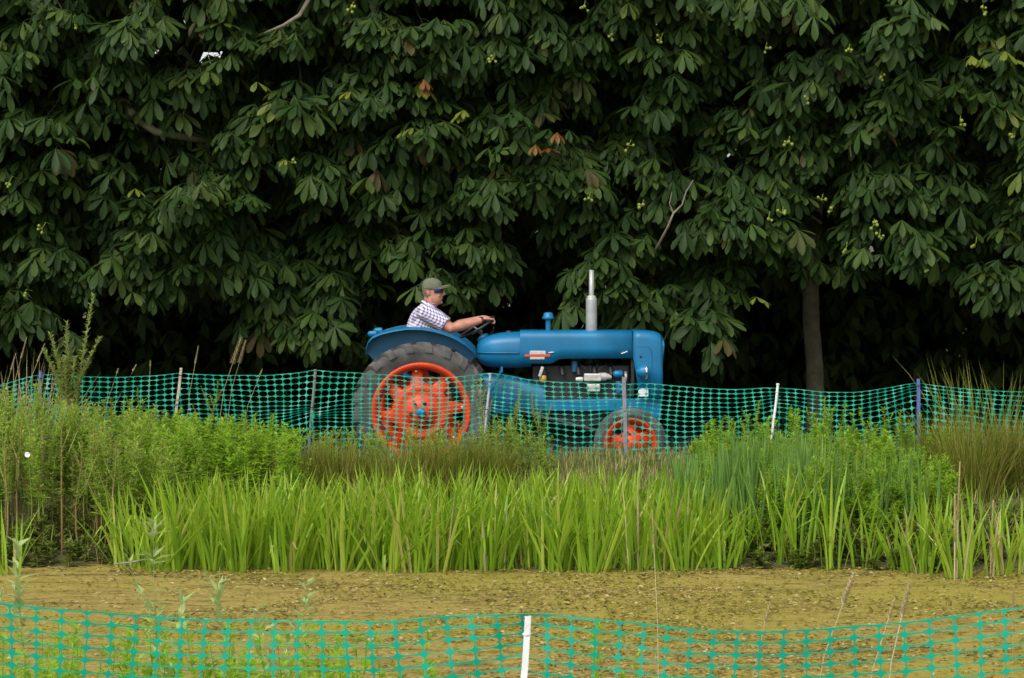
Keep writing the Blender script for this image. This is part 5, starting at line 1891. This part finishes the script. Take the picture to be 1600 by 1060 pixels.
stalk(1552, 782, 19.85, 1550, 'bleached dead stalk in the tuft at the right edge', 0.4, 0.022)
stalk(1562, 800, 19.8, 1553, 'stout bleached dead stalk leaning in the right edge tuft', 0.4, 0.026)
# stalks on the near bank, in front of the pond
stalk(1019, 797, 11.5, 1034, 'single thin upright stalk with white flowers rising out of the pond view', 0.16, 0.007)
stalk(1335, 895, 10.5, 1255, 'slanting pinkish grass plume, left one of the pair by the near net', 0.14, 0.010)
stalk(1421, 912, 10.5, 1375, 'slanting pinkish grass plume, thicker one right of its pair', 0.14, 0.012)
stalk(1398, 935, 10.6, 1340, 'small slanting plume between the two pinkish grass plumes', 0.09, 0.008)
stalk(1203, 942, 10.4, 1160, 'short slanting plume right above the near net', 0.09, 0.008)
stalk(1583, 918, 10.4, 1585, 'upright faint stalk above the near net at the right edge', 0.10, 0.004)
stalk(1188, 1025, 10.4, 1180, 'short pale stalk behind the near net right of the middle', 0.06, 0.006)

# near-bank weeds, seen over and through the near net
for k, (px, top, D, lean, lab, nl) in enumerate([
        (30, 850, 10.8, 0.02, 'grey-green weed standing before the pond at the far left', 26),
        (238, 815, 11.0, 0.02, 'tallest grey-green foreground weed, overlapping the left irises', 34),
        (350, 885, 10.8, 0.03, 'foreground weed with narrow leaves right of the tallest one', 22),
        (452, 905, 10.8, 0.03, 'small foreground weed with spreading tip leaves above the net', 22),
        (265, 945, 10.7, 0.0, 'low foreground weed just above the near net at left', 20),
        (415, 950, 10.7, 0.0, 'low pale foreground weed just above the near net', 16)]):
    one_weed(80 + k, 'young_weed', lab, px, top, D, 'weed_grey', int(nl * 1.5), 0.12, 2, lean, SL + WL[:1], t0=0.45, sr=0.003, stem='weed_grey', taper=0.4, el=(0.2, 1.1))
w = Weed(95); r2 = w.r
for i in range(120):
    px = r2.uniform(-60, 560) if i < 108 else r2.uniform(560, 1000); D = r2.uniform(9.6, 11.4)
    b = on_ground(px, D)
    top = 968 + r2.uniform(0, 85)
    w.plant(b, max(0.12, height_to(px, top, D)), (r2.normal(0, .03), 0), 44, 0.10, 0.25, SL + WL[:1], sr=0.003)
w.mass('weed_patch', 'green weeds behind the near net at lower left', 'weed_right', 'weed_right')

# bindweed flower on the left bank
c = W(43, 711, 20.6); c.y = 20.6
fl = MB()
fl.lathe([(0.004, 0.03), (0.010, 0.012), (0.020, 0.0), (0.027, -0.004), (0.020, -0.001), (0.004, 0.015)], (0, 0, 0), 'y', 14)
fl.v = [(x * 0.8 + c.x, y * 0.8 + c.y, z * 0.8 + c.z) for x, y, z in fl.v]
bf = empty('bindweed', on_ground(43, 20.6), 'white trumpet flower of bindweed in the left bank weeds', 'flower')
fl.build('flower', M['flower'], bf, bf.location)
mb = MB(); mb.tube([bf.location, bf.location.lerp(c, 0.5) + Vector((0.03, 0, 0)), c + Vector((0, 0.025, 0))], 0.003, 5); mb.build('stem', M['weed'], bf, bf.location)

# floating leaves and scraps on the pond
bt = Batch(); n = 46000
xx = r.uniform(-4.6, 4.6, n); yy = 20.4 - 7.0 * r.random(n) ** 1.1
pat = np.sin(xx * 1.7 + 0.6 * np.sin(yy * 2.3)) + np.sin(yy * 3.1 + xx * 0.8) + 0.7 * np.sin(xx * 4.3 - yy * 2.0)
keep = ((pat > -0.6) | (r.random(n) < 0.3)) & ((xx / yy * FPX + 800 > 330 + 160 * np.sin(yy * 2.1)) | (r.random(n) < 0.25))
xx, yy = xx[keep], yy[keep]
mats = []
for x, y in zip(xx, yy):
    a = r.uniform(0, 6.28)
    mats.append(trs((x, y, -0.297 + r.uniform(0, 0.012)), (math.cos(a), math.sin(a), r.uniform(-0.05, 0.45)), (r.normal(0, .25), r.normal(0, .25), 1), r.uniform(0.014, 0.05)))
mats = np.array(mats); ids = r.integers(0, 2, len(mats))
for k in range(2): bt.add(WL[k], mats[ids == k], r.random(int((ids == k).sum())))
tag(bt.build('pond_weed', M['debris']), 'floating olive and brown leaf scraps covering the pond', 'pond weed', kind='stuff')
# a dead stick lying at the left shore
mb = MB(); mb.tube([W(178, 882, 20.1), W(205, 879, 20.1), W(228, 874, 20.1)], [0.008, 0.009, 0.005], 6)
o = Vector(W(178, 882, 20.1)); tag(mb.build('stick', M['twig'], None, o), 'brown dead stick lying at the water edge left of the irises', 'stick')
